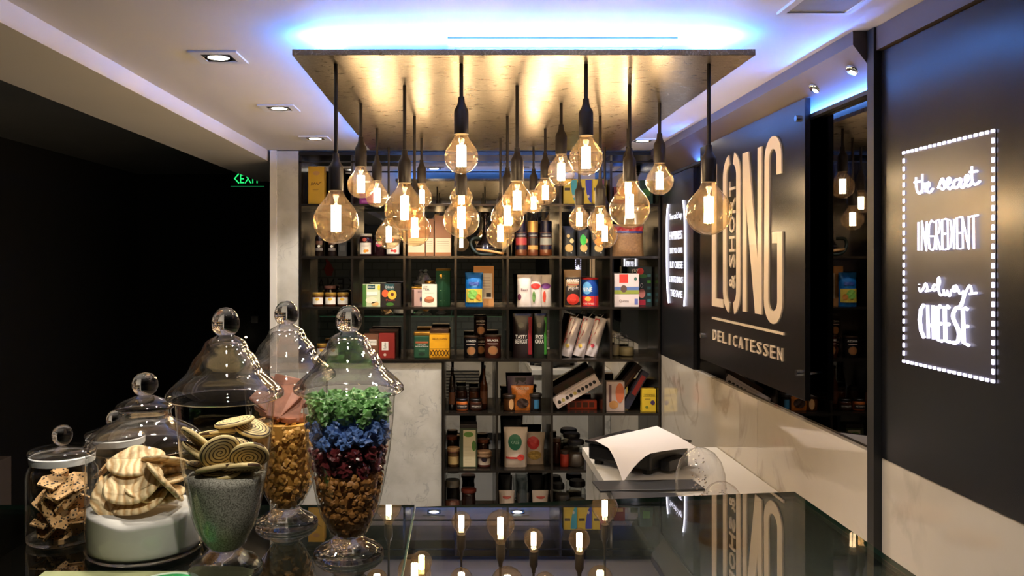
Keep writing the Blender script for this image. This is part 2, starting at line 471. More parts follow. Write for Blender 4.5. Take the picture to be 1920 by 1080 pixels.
cx0, cx1, cy0, cy1 = -.446, .775, 2.178, 4.05
pn = thing('ceiling_light_panel', 'brushed brass ceiling panel lit blue from behind with hanging bulbs', 'ceiling panel', ((cx0 + cx1) / 2, (cy0 + cy1) / 2, PANEL_Z))
hw, hd = (cx1 - cx0) / 2, (cy1 - cy0) / 2
MB().box(-hw, hw, -hd, hd, 0, .016).build('sheet', brass, pn, bevel=.001)
blue = emit('blue_strip', (.11, .30, 1.0), BLUE)
blue_soft = emit('blue_strip_soft', (.11, .30, 1.0), BLUE * .3)
zt = .0162
for nm, (a0, a1, b0, b1) in {'f': (-hw + .04, hw - .04, -hd + .075, -hd + .09), 'b': (-hw + .04, hw - .04, hd - .09, hd - .075), 'l': (-hw + .055, -hw + .067, -hd + .1, hd - .1), 'r': (hw - .067, hw - .055, -hd + .1, hd - .1)}.items():
    MB().box(a0, a1, b0, b1, zt, zt + .004).build('light_strip', blue if nm in 'fb' else blue_soft, pn)
for sx in (-.45, .45):
    for sy in (-.7, .7):
        MB().cyl(.006, .016, CEIL - PANEL_Z, 10, sx, sy).build('hanger', steel, pn)

# ------------------------------------------------------------------ pendant bulbs
def glass_profile(R, Ht, rn):
    p = []
    for i in range(0, 13):
        a = -math.pi / 2 + (math.pi / 2 + math.radians(38)) * i / 12
        p.append((R * math.cos(a), R + R * math.sin(a)))
    r1, z1 = p[-1]
    for i in range(1, 8):
        t = i / 7
        s = t * t * (3 - 2 * t)
        lin = r1 - (z1 * 0 + 1) * math.tan(math.radians(38)) * 0
        zz = z1 + (Ht - z1) * t
        # slope-matched blend from the globe into the neck
        m0 = -math.tan(math.radians(38)) * (Ht - z1)
        h00, h10, h01, h11 = 2 * t**3 - 3 * t**2 + 1, t**3 - 2 * t**2 + t, -2 * t**3 + 3 * t**2, t**3 - t**2
        p.append((h00 * r1 + h10 * m0 * .9 + h01 * rn, zz))
    return [(0.0, 0.0)] + p[1:]
amber = thin_glass('amber_glass', (1.0, .89, .68), .04, .8, 2.8, .01, .022, (1, .64, .32))
soot = mat('black_socket', (.022, .016, .013), .42, noise=(20, .2))
glow = emit('filament', (1.0, .78, .54), BULB)
KINDS_ = {'large': (.0622, .150, .0185, .072), 'small': (.0468, .113, .0165, .058)}
_lamp = {}
for k, (R, Ht, rn, fh) in KINDS_.items():
    gm = MB().lathe(glass_profile(R, Ht, rn), 32).build('bulb', amber, None, smooth=True)
    fm = MB()
    zc = R * (1.12 if k == 'large' else 1.05)
    for i in range(8):
        a = 2 * math.pi * i / 8
        x, y = .0105 * math.cos(a), .0105 * math.sin(a)
        x2, y2 = .0105 * math.cos(a + .2), .0105 * math.sin(a + .2)
        fm.tube([(x, y, zc - fh / 2), (x2, y2, zc + fh / 2)], .0024, 5)
    fo = fm.build('filament', glow, None)
    st = MB().tube([(0, 0, zc + fh / 2 - .004), (0, 0, Ht)], [.004, .008], 8).build('stem', thin_glass('stem_glass', (1, .95, .85), .08, .6), None, smooth=True)
    so = MB().lathe([(0, Ht - .004), (.0195, Ht - .004), (.0200, Ht - .002), (.0200, Ht + .058), (.0185, Ht + .064), (.0125, Ht + .074), (.0095, Ht + .084), (.0085, Ht + .098), (.0, Ht + .1)], 20).build('socket', soot, None, smooth=SM)
    _lamp[k] = (gm.data, fo.data, st.data, so.data, Ht + .098)
    for o in (gm, fo, st, so): bpy.data.objects.remove(o)
rows_d = [2.275, 2.55, 2.84, 3.09, 3.38, 3.636, 3.924]
A4 = [-.345, .000, .343, .681]; A3 = [-.175, .172, .519]
L, S = 'large', 'small'
lamps = [  # row, column, kind, bottom pixel y
 (0, 0, L, 457), (0, 1, S, 326), (0, 2, S, 329), (0, 3, L, 441),
 (1, 0, L, 432), (1, 1, S, 406), (1, 2, L, 429),
 (2, 0, S, 372), (2, 1, L, 446), (2, 2, S, 349), (2, 3, S, 365.5),
 (3, 0, L, 462), (3, 1, L, 439), (3, 2, S, 441),
 (4, 0, S, 389), (4, 1, S, 392), (4, 2, S, 384), (4, 3, S, 372),
 (5, 0, S, 390), (5, 1, L, 467), (5, 2, S, 432),
 (6, 0, L, 467), (6, 1, S, 432), (6, 2, S, 400), (6, 3, L, 465.5)]
ROWN = ['front row', 'second row', 'third row', 'middle row', 'fifth row', 'sixth row', 'back row']
for (r, c, k, yb) in lamps:
    d = rows_d[r]; cols = A4 if r % 2 == 0 else A3
    x = cols[c]; zb = PZ(yb, d) - PANEL_Z
    n = len(cols); q = ['nearest the black sign', 'second from the black sign', 'third from the black sign', 'farthest from the black sign'][n - 1 - c] if n == 4 else \
        ['nearest the black sign', 'in the centre', 'farthest from the black sign'][n - 1 - c]
    t = thing('pendant_lamp', f'{k} amber globe bulb, {ROWN[r]} under the brass panel, {q}', 'pendant lamp', (x, d, PANEL_Z), group='globe bulbs hanging under the brass panel')
    gm, fm, sm, so, top = _lamp[k]
    MB().cyl(.0055, zb + top - .004, -.0005, 10).build('cord', soot, t, smooth=SM)
    def part(nm, me, par=None, z=zb):
        o = bpy.data.objects.new(nm, me); col.objects.link(o); o.parent = par or t; o.location = (0, 0, z); return o
    part('socket', so)
    g = part('bulb', gm)
    part('filament', fm, g, 0); part('stem', sm, g, 0)

# ------------------------------------------------------------------ exit sign and wall lamp in the dark hall
ex = thing('exit_sign', 'green glowing exit sign half hidden by the ceiling edge', 'sign', (PX(464, 5.95), 5.95, PZ(350, 5.95)))
MB().box(-.12, .12, 0, .012, 0, .14).build('plate', mat('exit_plate', (.004, .02, .012), .3, noise=(20, .2)), ex)
green = emit('exit_green', (.03, 1.0, .22), .9)
fnE = lambda u, v, w: (u, -w, v)
lettering('EXIT', -.052, .09, .025, .088, fnE, green, ex, w=.002)
MB().tube([(-.062, -.003, .092), (-.092, -.003, .058), (-.060, -.003, .025)], .005, 5).build('arrow', green, ex)
MB().box(-.12, .12, -.003, 0, -.001, .004).build('edge', emit('exit_dim', (.02, .4, .12), .25), ex)
MB().cyl(.004, .14, E + .75 - PZ(350, 5.95), 8, -.08, .006).cyl(.004, .14, E + .75 - PZ(350, 5.95), 8, .08, .006).build('hanger', matt_black, ex)
wl = thing('reading_lamp', 'small grey wall lamp with thin arm in the dark hall', 'lamp', (PX(480, 7.09), 7.09, PZ(605, 7.09)))
MB().box(-.03, .03, -.05, 0, 0, .06).build('bracket', mat('lamp_grey', (.25, .25, .25), .5, noise=(20, .1)), wl, bevel=.004)
MB().tube(smooth_path([(-.01, -.05, .03), (-.05, -.07, .0), (-.06, -.08, -.06), (-.065, -.08, -.11)]), .003, 6).build('arm', steel, wl)
MB().lathe([(0, -.125), (.008, -.122), (.010, -.115), (0, -.108)], 10, -.065, -.08).build('bulb', emit('tiny_lamp', (1, .8, .55), 12), wl)

# ------------------------------------------------------------------ the shop sign
cream = mat('cream_letter', (.84, .73, .63), .32, noise=(40, .04))
XS = 1.075                                     # front face of the sign board
sg = thing('shop_sign', 'black shop sign with tall cream raised letters reading LONG & SHORT DELICATESSEN', 'sign', (XS, 3.531, E))
fnS = lambda u, v, w: (-w, -u, v)              # u runs towards the camera, w out of the board
MB().box(0, .018, -.944, .19, -.437, .512).build('board', satin_black, sg, bevel=.0015)
def strokes(polys, name='letter', t=.005):
    b = MB()
    for p in polys: b.prism(p, fnS, 0, t)
    return b.build(name, cream, sg, bevel=0)
def band(pts, hw_):
    """outline of a ribbon of half width hw_ along pts"""
    P = [Vector((a, c)) for a, c in pts]; Lf = []; Rt = []
    for i in range(len(P)):
        t = (P[min(i + 1, len(P) - 1)] - P[max(i - 1, 0)]).normalized(); nn = Vector((-t.y, t.x))
        h = hw_[i] if isinstance(hw_, (list, tuple)) else hw_
        Lf.append(tuple(P[i] + nn * h)); Rt.append(tuple(P[i] - nn * h))
    return Lf, Rt
def ribbon(pts, hw_, t=.005, name='letter'):
    Lf, Rt = band(pts, hw_); b = MB()
    for i in range(len(Lf) - 1):
        b.prism([Lf[i], Lf[i + 1], Rt[i + 1], Rt[i]], fnS, 0, t)
    o = b.build(name, cream, sg)
    return o
VT, VB = .41, -.19
strokes([[(0, VB), (.151, VB), (.151, VB + .034), (.052, VB + .034), (.052, VT), (0, VT)]])
def arc(cx_, cy_, r, a0, a1, n=8, sy=1.0):
    return [(cx_ + r * math.cos(math.radians(a0 + (a1 - a0) * i / n)), cy_ + sy * r * math.sin(math.radians(a0 + (a1 - a0) * i / n))) for i in range(n + 1)]
ribbon(arc(.243, VT - .075, .073, 105, 180, 8) + arc(.243, VB + .075, .073, 180, 255, 8), .021)
ribbon(arc(.262, VT - .075, .073, 75, 0, 8) + arc(.262, VB + .075, .073, 0, -75, 8), .023)
strokes([[(.384, VB), (.424, VB), (.424, VT - .20), (.518, VB), (.585, VB), (.585, VT), (.545, VT), (.545, VB + .20), (.446, VT), (.384, VT)]])
ribbon([(.745, VT - .115)] + arc(.690, VT - .056, .0545, 0, 180, 12, 1.0)[0:] + arc(.690, VB + .056, .0625, 180, 360, 12, .95) + [(.752, .085), (.752, .100)], .022)
strokes([[(.684, .062), (.728, .062), (.728, .1), (.684, .1)]], 'letter')
strokes([[(0, -.246), (.784, -.246), (.784, -.237), (0, -.237)]], 'underline', .005)
fnV = lambda u, v, w: fnS(.292 - v, u, w)      # vertical reading text between the O strokes
vt_ = [('&', -.108, -.055), ('S', -.025, .028), ('H', .038, .100), ('O', .112, .178), ('R', .190, .250), ('T', .258, .318)]
for s_, a0, a1 in vt_:
    lettering(s_, a0, a1, .0, .066, fnV, cream, sg, 'letter', thick=.005)
dw = .784 / 12.0
for i, s_ in enumerate('DELICATESSEN'):
    w_ = .016 if s_ == 'I' else .044
    u = dw * (i + .5) - w_ / 2
    lettering(s_, u, u + w_, -.334, -.290, fnS, cream, sg, 'letter', thick=.005)
for (u, v) in ((-.13, .46), (.895, .455), (-.15, -.33), (.90, -.355)):
    bb = MB().tube([fnS(u, v, -.045), fnS(u, v, .0)], .006, 10).tube([fnS(u, v, .0), fnS(u, v, .01)], .0105, 14)
    bb.build('standoff_bolt', chrome, sg, smooth=SM)

# ------------------------------------------------------------------ lit wall panels
neon = emit('white_neon', (.82, .76, 1.0), 3.0)
neon_v = emit('violet_edge', (.22, .14, 1.0), 1.1)
def wall_fn(xp):
    """pixel of the photograph -> point on the wall plane x = xp"""
    def fn(px, py, w=0.0):
        d = xp * F / (px - X0)
        return Vector((xp - w, d, E + (Y0 - py) * d / F))
    return fn
XP = 1.10
p2 = thing('quote_panel', 'tall black wall panel with glowing handwritten quote in a dotted frame', 'wall panel', (0, 0, 0))
MB().box(XP, 1.134, -1.0, 2.166, LEDGE + .001, E + .549).build('board', satin_black, p2)
acry = mat('smoky_acrylic', (.045, .045, .065), .35, spec=.6, noise=(5, .1))
MB().box(XP - .0012, XP - .0002, 1.70, 2.052, E - .25, E + .272).build('acrylic_pane', acry, p2)
ua, ub, va, vb = 2.049, 1.705, -.2475, .269
XD = XP - .0022
for i in range(19):
    y = ua + (ub - ua) * i / 18
    for z in (va, vb):
        MB().box(XD - .003, XD, y - .0058, y + .0058, E + z - .0036, E + z + .0036).build('frame_light', neon, p2, bevel=.0025)
for i in range(25):
    z = va + (vb - va) * (i + 1) / 26
    for y in (ua, ub):
        MB().box(XD - .003, XD, y - .0036, y + .0036, E + z - .0058, E + z + .0058).build('frame_light', neon, p2, bevel=.0025)
c4 = lambda p: (1670 + p[0] / 4.152, 230 + p[1] / 4.152)
c5 = lambda p: (1670 + p[0] / 4.0, 470 + p[1] / 4.0)
wf = wall_fn(XP - .006)
def neon_word(name, conv, lines, r, soft=True):
    b = MB()
    for ln in lines:
        pts = [tuple(wf(*conv(p))) for p in ln]
        if soft: pts = smooth_path(pts, 3)
        b.tube(pts, r, 6)
    o = b.build(name, neon, p2, smooth=True)
    return o
neon_word('script_word', c4, [
 [(197, 425), (198, 490), (210, 540), (228, 550), (240, 530)], [(185, 465), (235, 455)],
 [(247, 400), (246, 550)], [(246, 515), (262, 475), (272, 490), (272, 540)],
 [(278, 515), (300, 490), (295, 465), (280, 480), (285, 530), (305, 543), (330, 512)]], .0029)
neon_word('script_word', c4, [
 [(370, 510), (400, 435), (412, 460), (420, 500), (405, 520), (385, 505)],
 [(425, 495), (460, 470), (465, 440), (450, 430), (437, 460), (445, 505), (465, 515), (488, 488)],
 [(522, 440), (500, 450), (490, 480), (500, 508), (522, 500), (540, 465)],
 [(525, 445), (545, 435), (545, 490), (560, 508), (575, 490)],
 [(572, 482), (600, 450), (605, 415), (590, 410), (580, 440), (590, 490), (615, 490), (632, 460)],
 [(632, 340), (633, 440), (645, 475), (665, 480), (695, 455)], [(615, 385), (675, 378)]], .0029)
for ln in [[[(215, 775), (215, 995)]], [[(240, 995), (243, 768), (278, 995), (281, 770)]],
 [[(338, 775), (318, 762), (299, 795), (294, 890), (302, 980), (325, 993), (344, 965), (347, 885), (312, 885)]],
 [[(357, 990), (354, 762), (376, 757), (384, 795), (376, 855), (358, 872), (386, 990)]],
 [[(430, 750), (400, 755), (403, 990), (432, 985)], [(402, 868), (428, 865)]],
 [[(446, 985), (443, 748), (466, 765), (475, 860), (468, 960), (446, 985)]], [[(492, 750), (492, 985)]],
 [[(545, 735), (514, 742), (519, 985), (548, 980)], [(516, 862), (545, 858)]],
 [[(562, 980), (558, 735), (608, 982), (607, 728)]], [[(605, 735), (680, 720)], [(645, 728), (648, 983)]]]:
    neon_word('capital_letter', c4, ln, .0023, False)
neon_word('script_word', c5, [[(213, 275), (215, 295), (225, 308), (240, 290)], [(213, 250), (213, 256)],
 [(240, 295), (262, 245), (272, 270), (275, 295), (262, 305), (300, 297)]], .0026)
neon_word('script_word', c5, [
 [(345, 262), (325, 255), (316, 280), (325, 300), (345, 285), (350, 262), (352, 300)],
 [(352, 290), (368, 240), (362, 200), (353, 230), (360, 300), (375, 335), (395, 325)],
 [(398, 290), (400, 325), (412, 335), (425, 300), (430, 330), (445, 338), (455, 290)],
 [(492, 262), (470, 270), (468, 298), (485, 305), (497, 270), (500, 310)],
 [(510, 290), (515, 320), (535, 320), (548, 300), (540, 360), (520, 410), (512, 420), (535, 410), (553, 350), (560, 320)],
 [(560, 320), (590, 260), (605, 290), (605, 320), (590, 325), (645, 317)]], .0026)
for ln in [[[(248, 405), (226, 440), (218, 520), (228, 600), (250, 652)]], [[(277, 408), (283, 658)], [(318, 410), (322, 664)], [(281, 560), (320, 562)]],
 [[(378, 425), (368, 413), (350, 415), (355, 672), (385, 678)], [(353, 548), (380, 548)]],
 [[(437, 430), (425, 416), (405, 418), (411, 680), (445, 686)], [(408, 552), (437, 552)]],
 [[(515, 432), (495, 427), (472, 462), (470, 510), (500, 575), (513, 630), (500, 686), (465, 690)]],
 [[(575, 440), (560, 430), (541, 435), (548, 692), (585, 710)], [(545, 570), (578, 568)]]]:
    neon_word('capital_letter', c5, ln, .0042, len(ln[0]) > 5 and ln[0][0][0] in (248, 515))

p3 = thing('quote_panel', 'narrow black wall panel with small glowing lines of text beside the shelves', 'wall panel', (0, 0, 0))
MB().box(XR, 1.134, 3.932, D3 - .002, LEDGE + .001, E + .467).build('board', satin_black, p3)
wf = wall_fn(XR - .004)
neon_s = emit('white_neon_small', (.86, .84, 1.0), 3.5)
def px_text(s_, xa, xb, ya, yb):
    # rectangle given on the wall by its pixel edges in the photograph
    da, db = (XR - .003) * F / (xa - X0), (XR - .003) * F / (xb - X0)
    dm = (da + db) / 2
    lettering(s_, da, db, E + (Y0 - yb) * dm / F, E + (Y0 - ya) * dm / F, lambda u, v, w: (XR - .003, u, v), neon_s, p3)
px_text("You can't buy", 1255, 1278, 398, 414)
px_text('HAPPINESS', 1255.5, 1278, 433, 449)
px_text('BUT YOU CAN', 1256, 1278, 464, 475)
px_text('BUY CHEESE', 1256, 1279, 490, 503)
px_text("& THAT'S KIND OF", 1255, 1280, 518, 530)
px_text('THE SAME', 1257, 1278, 544, 557)
for pts in ([(1252.2, 383), (1250.2, 410), (1250, 480), (1251, 540), (1253.5, 568)], [(1280.5, 376), (1283.3, 405), (1283.8, 480), (1284, 545), (1282.5, 574)]):
    MB().tube(smooth_path([tuple(wf(*p)) for p in pts], 4), .0036, 6).build('light_bracket', neon_s, p3, smooth=True)
# ------------------------------------------------------------------ glass display counter
ctop_glass = thin_glass('counter_glass', (.46, .485, .47), .06, .9, 2.3, .003)
green_edge = mat('glass_edge_green', (.04, .13, .085), .15, spec=.8, noise=(6, .2))
case_grey = mat('case_grey', (.05, .06, .052), .5, noise=(4, .3))
case_dark = mat('case_dark', (.02, .02, .022), .4, noise=(6, .2))
panel_white = marble('counter_marble', (.62, .61, .58), (.35, .35, .34), 2.0, .2, .5)
dc = thing('display_counter', 'long display counter with reflective glass top carrying the glass jars', 'counter', (0, 0, 0))
XJ, XE = -.098, .752
def pane(name, poly, z0, z1):
    b = MB(); n = len(poly)
    b.add([(x, y, z0) for x, y in poly] + [(x, y, z1) for x, y in poly], [])
    b.f += [tuple(range(n))[::-1], tuple(range(n, 2 * n))]; b.m += [0, 0]
    for i in range(n):
        j = (i + 1) % n; b.f.append((i, j, j + n, i + n)); b.m.append(1)
    return b.build(name, [ctop_glass, green_edge], dc)
pane('top_pane', [(-1.35, .7), (XJ - .002, .7), (XJ - .002, 1.765), (-1.35, 1.765)], TOP - .010, TOP)
pane('top_pane', [(XJ + .002, .7), (XE, .7), (XE, 1.866), (XJ + .002, 1.750)], TOP - .010, TOP)
side_glass = thin_glass('case_side_glass', (.78, .83, .80), .05, .6, 4, .01)
MB().box(XE - .010, XE - .002, .72, 1.85, TOP - .40, TOP - .0105).build('end_pane', side_glass, dc)
b = MB(); b.add([(XJ, 1.735, TOP - .4), (XE - .012, 1.845, TOP - .4), (XE - .012, 1.845, TOP - .0105), (XJ, 1.735, TOP - .0105)], [(0, 1, 2, 3)])
b.build('rear_pane', side_glass, dc)
MB().box(-1.35, XJ, 1.735, 1.743, TOP - .4, TOP - .0105).build('rear_pane', side_glass, dc)
MB().box(XJ - .012, XJ + .012, .75, .774, TOP - .4, TOP - .0105).build('post', steel, dc)
MB().box(XJ - .004, XJ + .004, .775, 1.734, TOP - .05, TOP - .0105).build('joint_strip', green_edge, dc)
MB().box(-1.35, XE, .7, 1.735, TOP - .43, TOP - .40).build('deck', case_grey, dc)
MB().box(-1.35, XE, .74, 1.73, .08, TOP - .43).build('base', panel_white, dc)
MB().box(-1.35, XE, .78, 1.70, 0, .08).build('plinth', case_dark, dc)
lv = None
for i in range(12):
    z = .34 + i * .03
    if lv is None:
        lv = MB().box(-.22, .22, 1.731, 1.742, -.006, .006).build('louvre_slat', case_dark, dc); lv.location = (-.05, 0, z)
    else:
        c = lv.copy(); col.objects.link(c); c.parent = dc; c.location = (-.05, 0, z)

# paper sheet and round sticker lying on the counter
o = MB().box(-.175, .175, -.05, .05, 0, .0008).build('paper_sheet', mat('pale_green_paper', C(150, 156, 112), .6, noise=(12, .1)), None, loc=(PX(270, 1.36), 1.335, TOP + .0004))
tag(o, 'pale yellow green paper sheet under the cookie jars', 'paper')
st = thing('round_sticker', 'round white and green sticker at the near edge of the counter', 'sticker', (PX(322, 1.345), 1.322, TOP + .0016))
MB().cyl(.056, 0, .0008, 40).build('disc', mat('sticker_white', C(205, 225, 205), .5, noise=(20, .03)), st)
MB().cyl(.047, .0009, .0013, 40).build('emblem', mat('sticker_green', C(30, 160, 80), .5, noise=(20, .05)), st)
MB().box(-.02, -.006, -.03, .03, .0014, .0018).build('mark', mat('sticker_lime', C(150, 200, 60), .5, noise=(20, .05)), st, rot=(0, 0, -.5))

# ------------------------------------------------------------------ work counter behind, with scale and paper
BT = E - .80
bc = thing('work_counter', 'white topped work counter along the marble wall behind the display case', 'counter', (0, 0, 0))
MB().box(.52, 1.10, 1.95, 3.56, BT - .035, BT).build('worktop', mat('worktop_white', (.66, .64, .60), .25, noise=(3, .04)), bc, bevel=.002)
MB().box(.535, 1.10, 1.97, 3.54, .0, BT - .035).build('body', panel_white, bc)
sc = thing('weighing_scale', 'black flat weighing scale under a white paper sheet', 'scale', (.70, 3.27, BT + .0005), (0, 0, math.radians(45)))
MB().box(-.14, .14, -.14, .14, .018, .080).build('body', mat('scale_black', (.012, .012, .013), .35, noise=(20, .1)), sc, bevel=.012)
for a in (-.11, .11):
    for c in (-.11, .11): MB().cyl(.018, 0, .018, 12, a, c).build('foot', matt_black, sc)
MB().box(-.15, .15, -.15, .15, .083, .093).build('weighing_plate', mat('plate_black', (.015, .015, .016), .2, noise=(20, .1)), sc, bevel=.004)
MB().box(-.07, .07, -.18, -.141, .01, .05).build('display', case_dark, sc, bevel=.006)
P1, P2, P3, P4 = Vector((.840, 3.555)), Vector((.525, 3.25)), Vector((.585, 2.99)), Vector((.895, 3.14))
b = MB(); N = 14
for j in range(N + 1):
    for i in range(N + 1):
        u, v = i / N, j / N
        p = (P2 * (1 - u) + P1 * u) * (1 - v) + (P3 * (1 - u) + P4 * u) * v
        # the sheet lies flat on the scale plate and hangs over at its corners
        q = p - Vector((.70, 3.27)); c45 = math.sqrt(.5)
        lx, ly = q.x * c45 + q.y * c45, -q.x * c45 + q.y * c45
        ov = math.hypot(max(0, abs(lx) - .155), max(0, abs(ly) - .155))
        front = max(0, .5 - u) * max(0, v - .5) * 4
        z = .0955 + .0015 * math.sin(7 * u + 3 * v) - ov * (.03 + .75 * front)
        b.v.append((p.x, p.y, BT + max(z, .002)))
for j in range(N):
    for i in range(N):
        k = j * (N + 1) + i; b.f.append((k, k + 1, k + N + 2, k + N + 1)); b.m.append(0)
pp = b.build('paper_sheet', mat('white_paper', (.80, .76, .78), .7, noise=(10, .03)), None, smooth=True)
tag(pp, 'large white paper sheet draped over the black scale', 'paper')
for i, (x, y, rz, w_, d_) in enumerate(((.66, 2.93, .06, .37, .13), (.62, 2.77, -.08, .22, .14))):
    o = MB().box(-w_ / 2, w_ / 2, -d_ / 2, d_ / 2, 0, .008).build('black_board', mat('slate_black', (.016, .016, .018), .35, noise=(15, .2)), None, loc=(x, y, BT + .0005), rot=(0, 0, rz), bevel=.003)
    tag(o, ['wide thin black slate board in front of the weighing scale', 'smaller black slate board lying nearest the glass counter'][i], 'board', 'black boards on the work counter')
o = MB().box(-.04, .04, -.03, .03, 0, .004).build('price_card', mat('card_white', (.75, .72, .68), .6, noise=(20, .03)), None, loc=(.80, 2.80, BT + .0005), rot=(0, 0, .4))
tag(o, 'small white card on the work counter beside the slate boards', 'card')
dome_glass = thin_glass('dome_clear', (.97, .97, .97), .05, .7, 3.0, .02)
def cloche(x, y, s, lab):
    t = thing('cake_dome', lab, 'cake dome', (x, y, BT + .0005), group='clear domes on the work counter')
    MB().cyl(.082 * s, 0, .022 * s, 36).build('wooden_board', mat('dome_wood', C(190, 140, 88), .5, noise=(8, .2)), t, bevel=.003)
    prof = [(.070, .0225), (.076, .055), (.078, .095), (.075, .135), (.064, .170), (.044, .197), (.020, .211), (0, .215)]
    MB().lathe([(r * s, z * s) for r, z in prof], 40).build('dome', dome_glass, t, smooth=True)
    # small chrome beads stand in for the glints reflected in the glass
    for k in range(46):
        a = rnd.uniform(0, 6.28); zz = rnd.uniform(.03, .19) * s; rr = .035 * s * (1 - (zz / (.22 * s)) ** 3) * rnd.uniform(.5, 1)
        bead(t, (rr * math.cos(a), rr * math.sin(a), zz))
_glint = MB().lathe([(0, -.003), (.0026, -.0015), (.0026, .0015), (0, .003)], 8).build('bead', chrome, None, smooth=True)
glint_me = _glint.data; bpy.data.objects.remove(_glint)
def bead(par, loc):  # sets one chrome dot as a modelled glint
    o = bpy.data.objects.new('bead', glint_me); col.objects.link(o); o.parent = par; o.location = loc
cloche(.752, 2.60, 1.0, 'clear glass dome full of silver beads on a round wooden board')
cloche(.745, 2.36, .80, 'lower clear glass dome with beads just behind the glass counter')

# ------------------------------------------------------------------ glass storage jars
clear = solid_glass('clear_glass')
lid_glass = thin_glass('lid_glass', (.97, .97, .97), .09, .9, 2.0, .01)
jar_wall = thin_glass('jar_wall', (.965, .975, .965), .03, .85, 3.2, .01)
BODY = [(.024, .034), (.033, .042), (.050, .074), (.0575, .10), (.0635, .13), (.0735, .185), (.079, .24), (.082, .284)]
def jar_r(z, prof=BODY):
    for (r0, z0), (r1, z1) in zip(prof, prof[1:]):
        if z0 <= z <= z1: return r0 + (r1 - r0) * (z - z0) / (z1 - z0)
    return prof[0][0] if z < prof[0][1] else prof[-1][0]
def footed_jar(x, d, lab):
    t = thing('footed_jar', lab, 'jar', (x, d, TOP + .0003), group='tall footed glass jars')
    MB().lathe([(0, 0), (.058, 0), (.0620, .003), (.0605, .008), (.052, .015), (.038, .022), (.030, .028), (.027, .032), (0, .033)], 44).build('foot', clear, t, smooth=True)
    MB().lathe([(0, .0335)] + BODY + [(.0835, .287)], 44).build('body', jar_wall, t, smooth=True)
    out = [(.0935, .2885), (.0975, .292), (.0968, .299), (.089, .308), (.080, .3165), (.070, .325), (.0625, .333), (.058, .343), (.053, .354), (.046, .362), (.040, .368), (.037, .376), (.033, .384), (.024, .390), (.0165, .3935)]
    inn = [(0, .383), (.016, .383), (.028, .379), (.033, .370), (.036, .363), (.043, .357), (.049, .349), (.054, .338), (.059, .328), (.068, .319), (.078, .311), (.085, .302), (.086, .2885)]
    ld = MB().lathe(inn + out + [(.014, .3955), (0, .396)], 48).build('lid', lid_glass, t, smooth=True)
    MB().lathe([(0, .3962), (.0155, .3965), (.0205, .402), (.0232, .410), (.0232, .419), (.0205, .428), (.0165, .4345), (.010, .440), (0, .442)], 28).build('knob', clear, ld, smooth=True)
    return t
JA = (PX(654, 1.465), 1.465); JB = (PX(423, 1.40), 1.40); JC = (PX(537, 1.635), 1.635)
footed_jar(*JA, 'tall footed glass jar holding green, blue and dark red candied fruit')
footed_jar(*JB, 'tall footed glass jar holding spiral cookies over grey sugar')
footed_jar(*JC, 'tall footed glass jar with chocolate biscuits standing behind the other two')

JD = (PX(272, 1.49), 1.49); JE = (PX(117, 1.545), 1.545); JF = (PX(217, 1.70), 1.70)
t = thing('cookie_jar', 'wide glass cookie jar of pale crackers over white flour', 'jar', (*JD, TOP + .0012), group='low glass jars')
MB().lathe([(0, .001), (.09, .001), (.098, .004), (.1005, .012), (.101, .06), (.100, .14), (.0985, .178), (.0975, .184)], 48).build('body', jar_wall, t, smooth=True)
MB().lathe([(0, 0), (.092, 0), (.099, .003), (.1012, .011), (.096, .0075), (0, .0055)], 48).build('base', clear, t, smooth=True)
out = [(.096, .1855), (.1015, .189), (.102, .195), (.096, .205), (.084, .216), (.068, .226), (.052, .233), (.046, .238), (.0445, .248), (.046, .252)]
inn = [(.0405, .252), (.0405, .240), (.046, .231), (.064, .222), (.080, .212), (.091, .202), (.094, .193), (.093, .1855)]
MB().lathe(inn + out, 48).build('shoulder', lid_glass, t, smooth=True)
ld = MB().lathe([(0, .2525), (.044, .2525), (.0495, .254), (.0505, .258), (.047, .263), (.036, .269), (.024, .2735), (.016, .277), (0, .2785)], 44).build('lid', lid_glass, t, smooth=True)
MB().lathe([(0, .2788), (.013, .2788), (.019, .284), (.0225, .292), (.0228, .300), (.020, .309), (.013, .316), (0, .319)], 28).build('knob', clear, ld, smooth=True)
def small_jar(x, d, lab):
    t = thing('storage_jar', lab, 'jar', (x, d, TOP + .0003), group='low glass jars')
    MB().lathe([(0, .002), (.055, .002), (.0605, .006), (.0625, .014), (.0628, .12), (.061, .132), (.055, .142), (.0535, .152)], 44).build('body', jar_wall, t, smooth=True)
    MB().lathe([(0, 0), (.053, 0), (.060, .003), (.0615, .010), (.056, .0065), (0, .005)], 44).build('base', clear, t, smooth=True)
    MB().lathe([(.0538, .146), (.0565, .146), (.057, .149), (.057, .158), (.0545, .1595), (.0538, .157)], 44).build('seal_ring', mat('white_seal', (.75, .76, .74), .4, noise=(20, .03)), t, smooth=SM)
    ld = MB().lathe([(0, .1598), (.056, .1598), (.0595, .162), (.060, .166), (.057, .1695), (.045, .172), (.03, .1725), (.014, .1745), (0, .176)], 44).build('lid', lid_glass, t, smooth=True)
    MB().lathe([(0, .1762), (.008, .1765), (.0145, .182), (.018, .190), (.0183, .198), (.0155, .207), (.009, .213), (0, .2145)], 28).build('knob', clear, ld, smooth=True)
small_jar(*JE, 'small round storage jar of seeded cracker shards with white seal ring')
small_jar(*JF, 'small round storage jar mostly hidden behind the wide cookie jar')

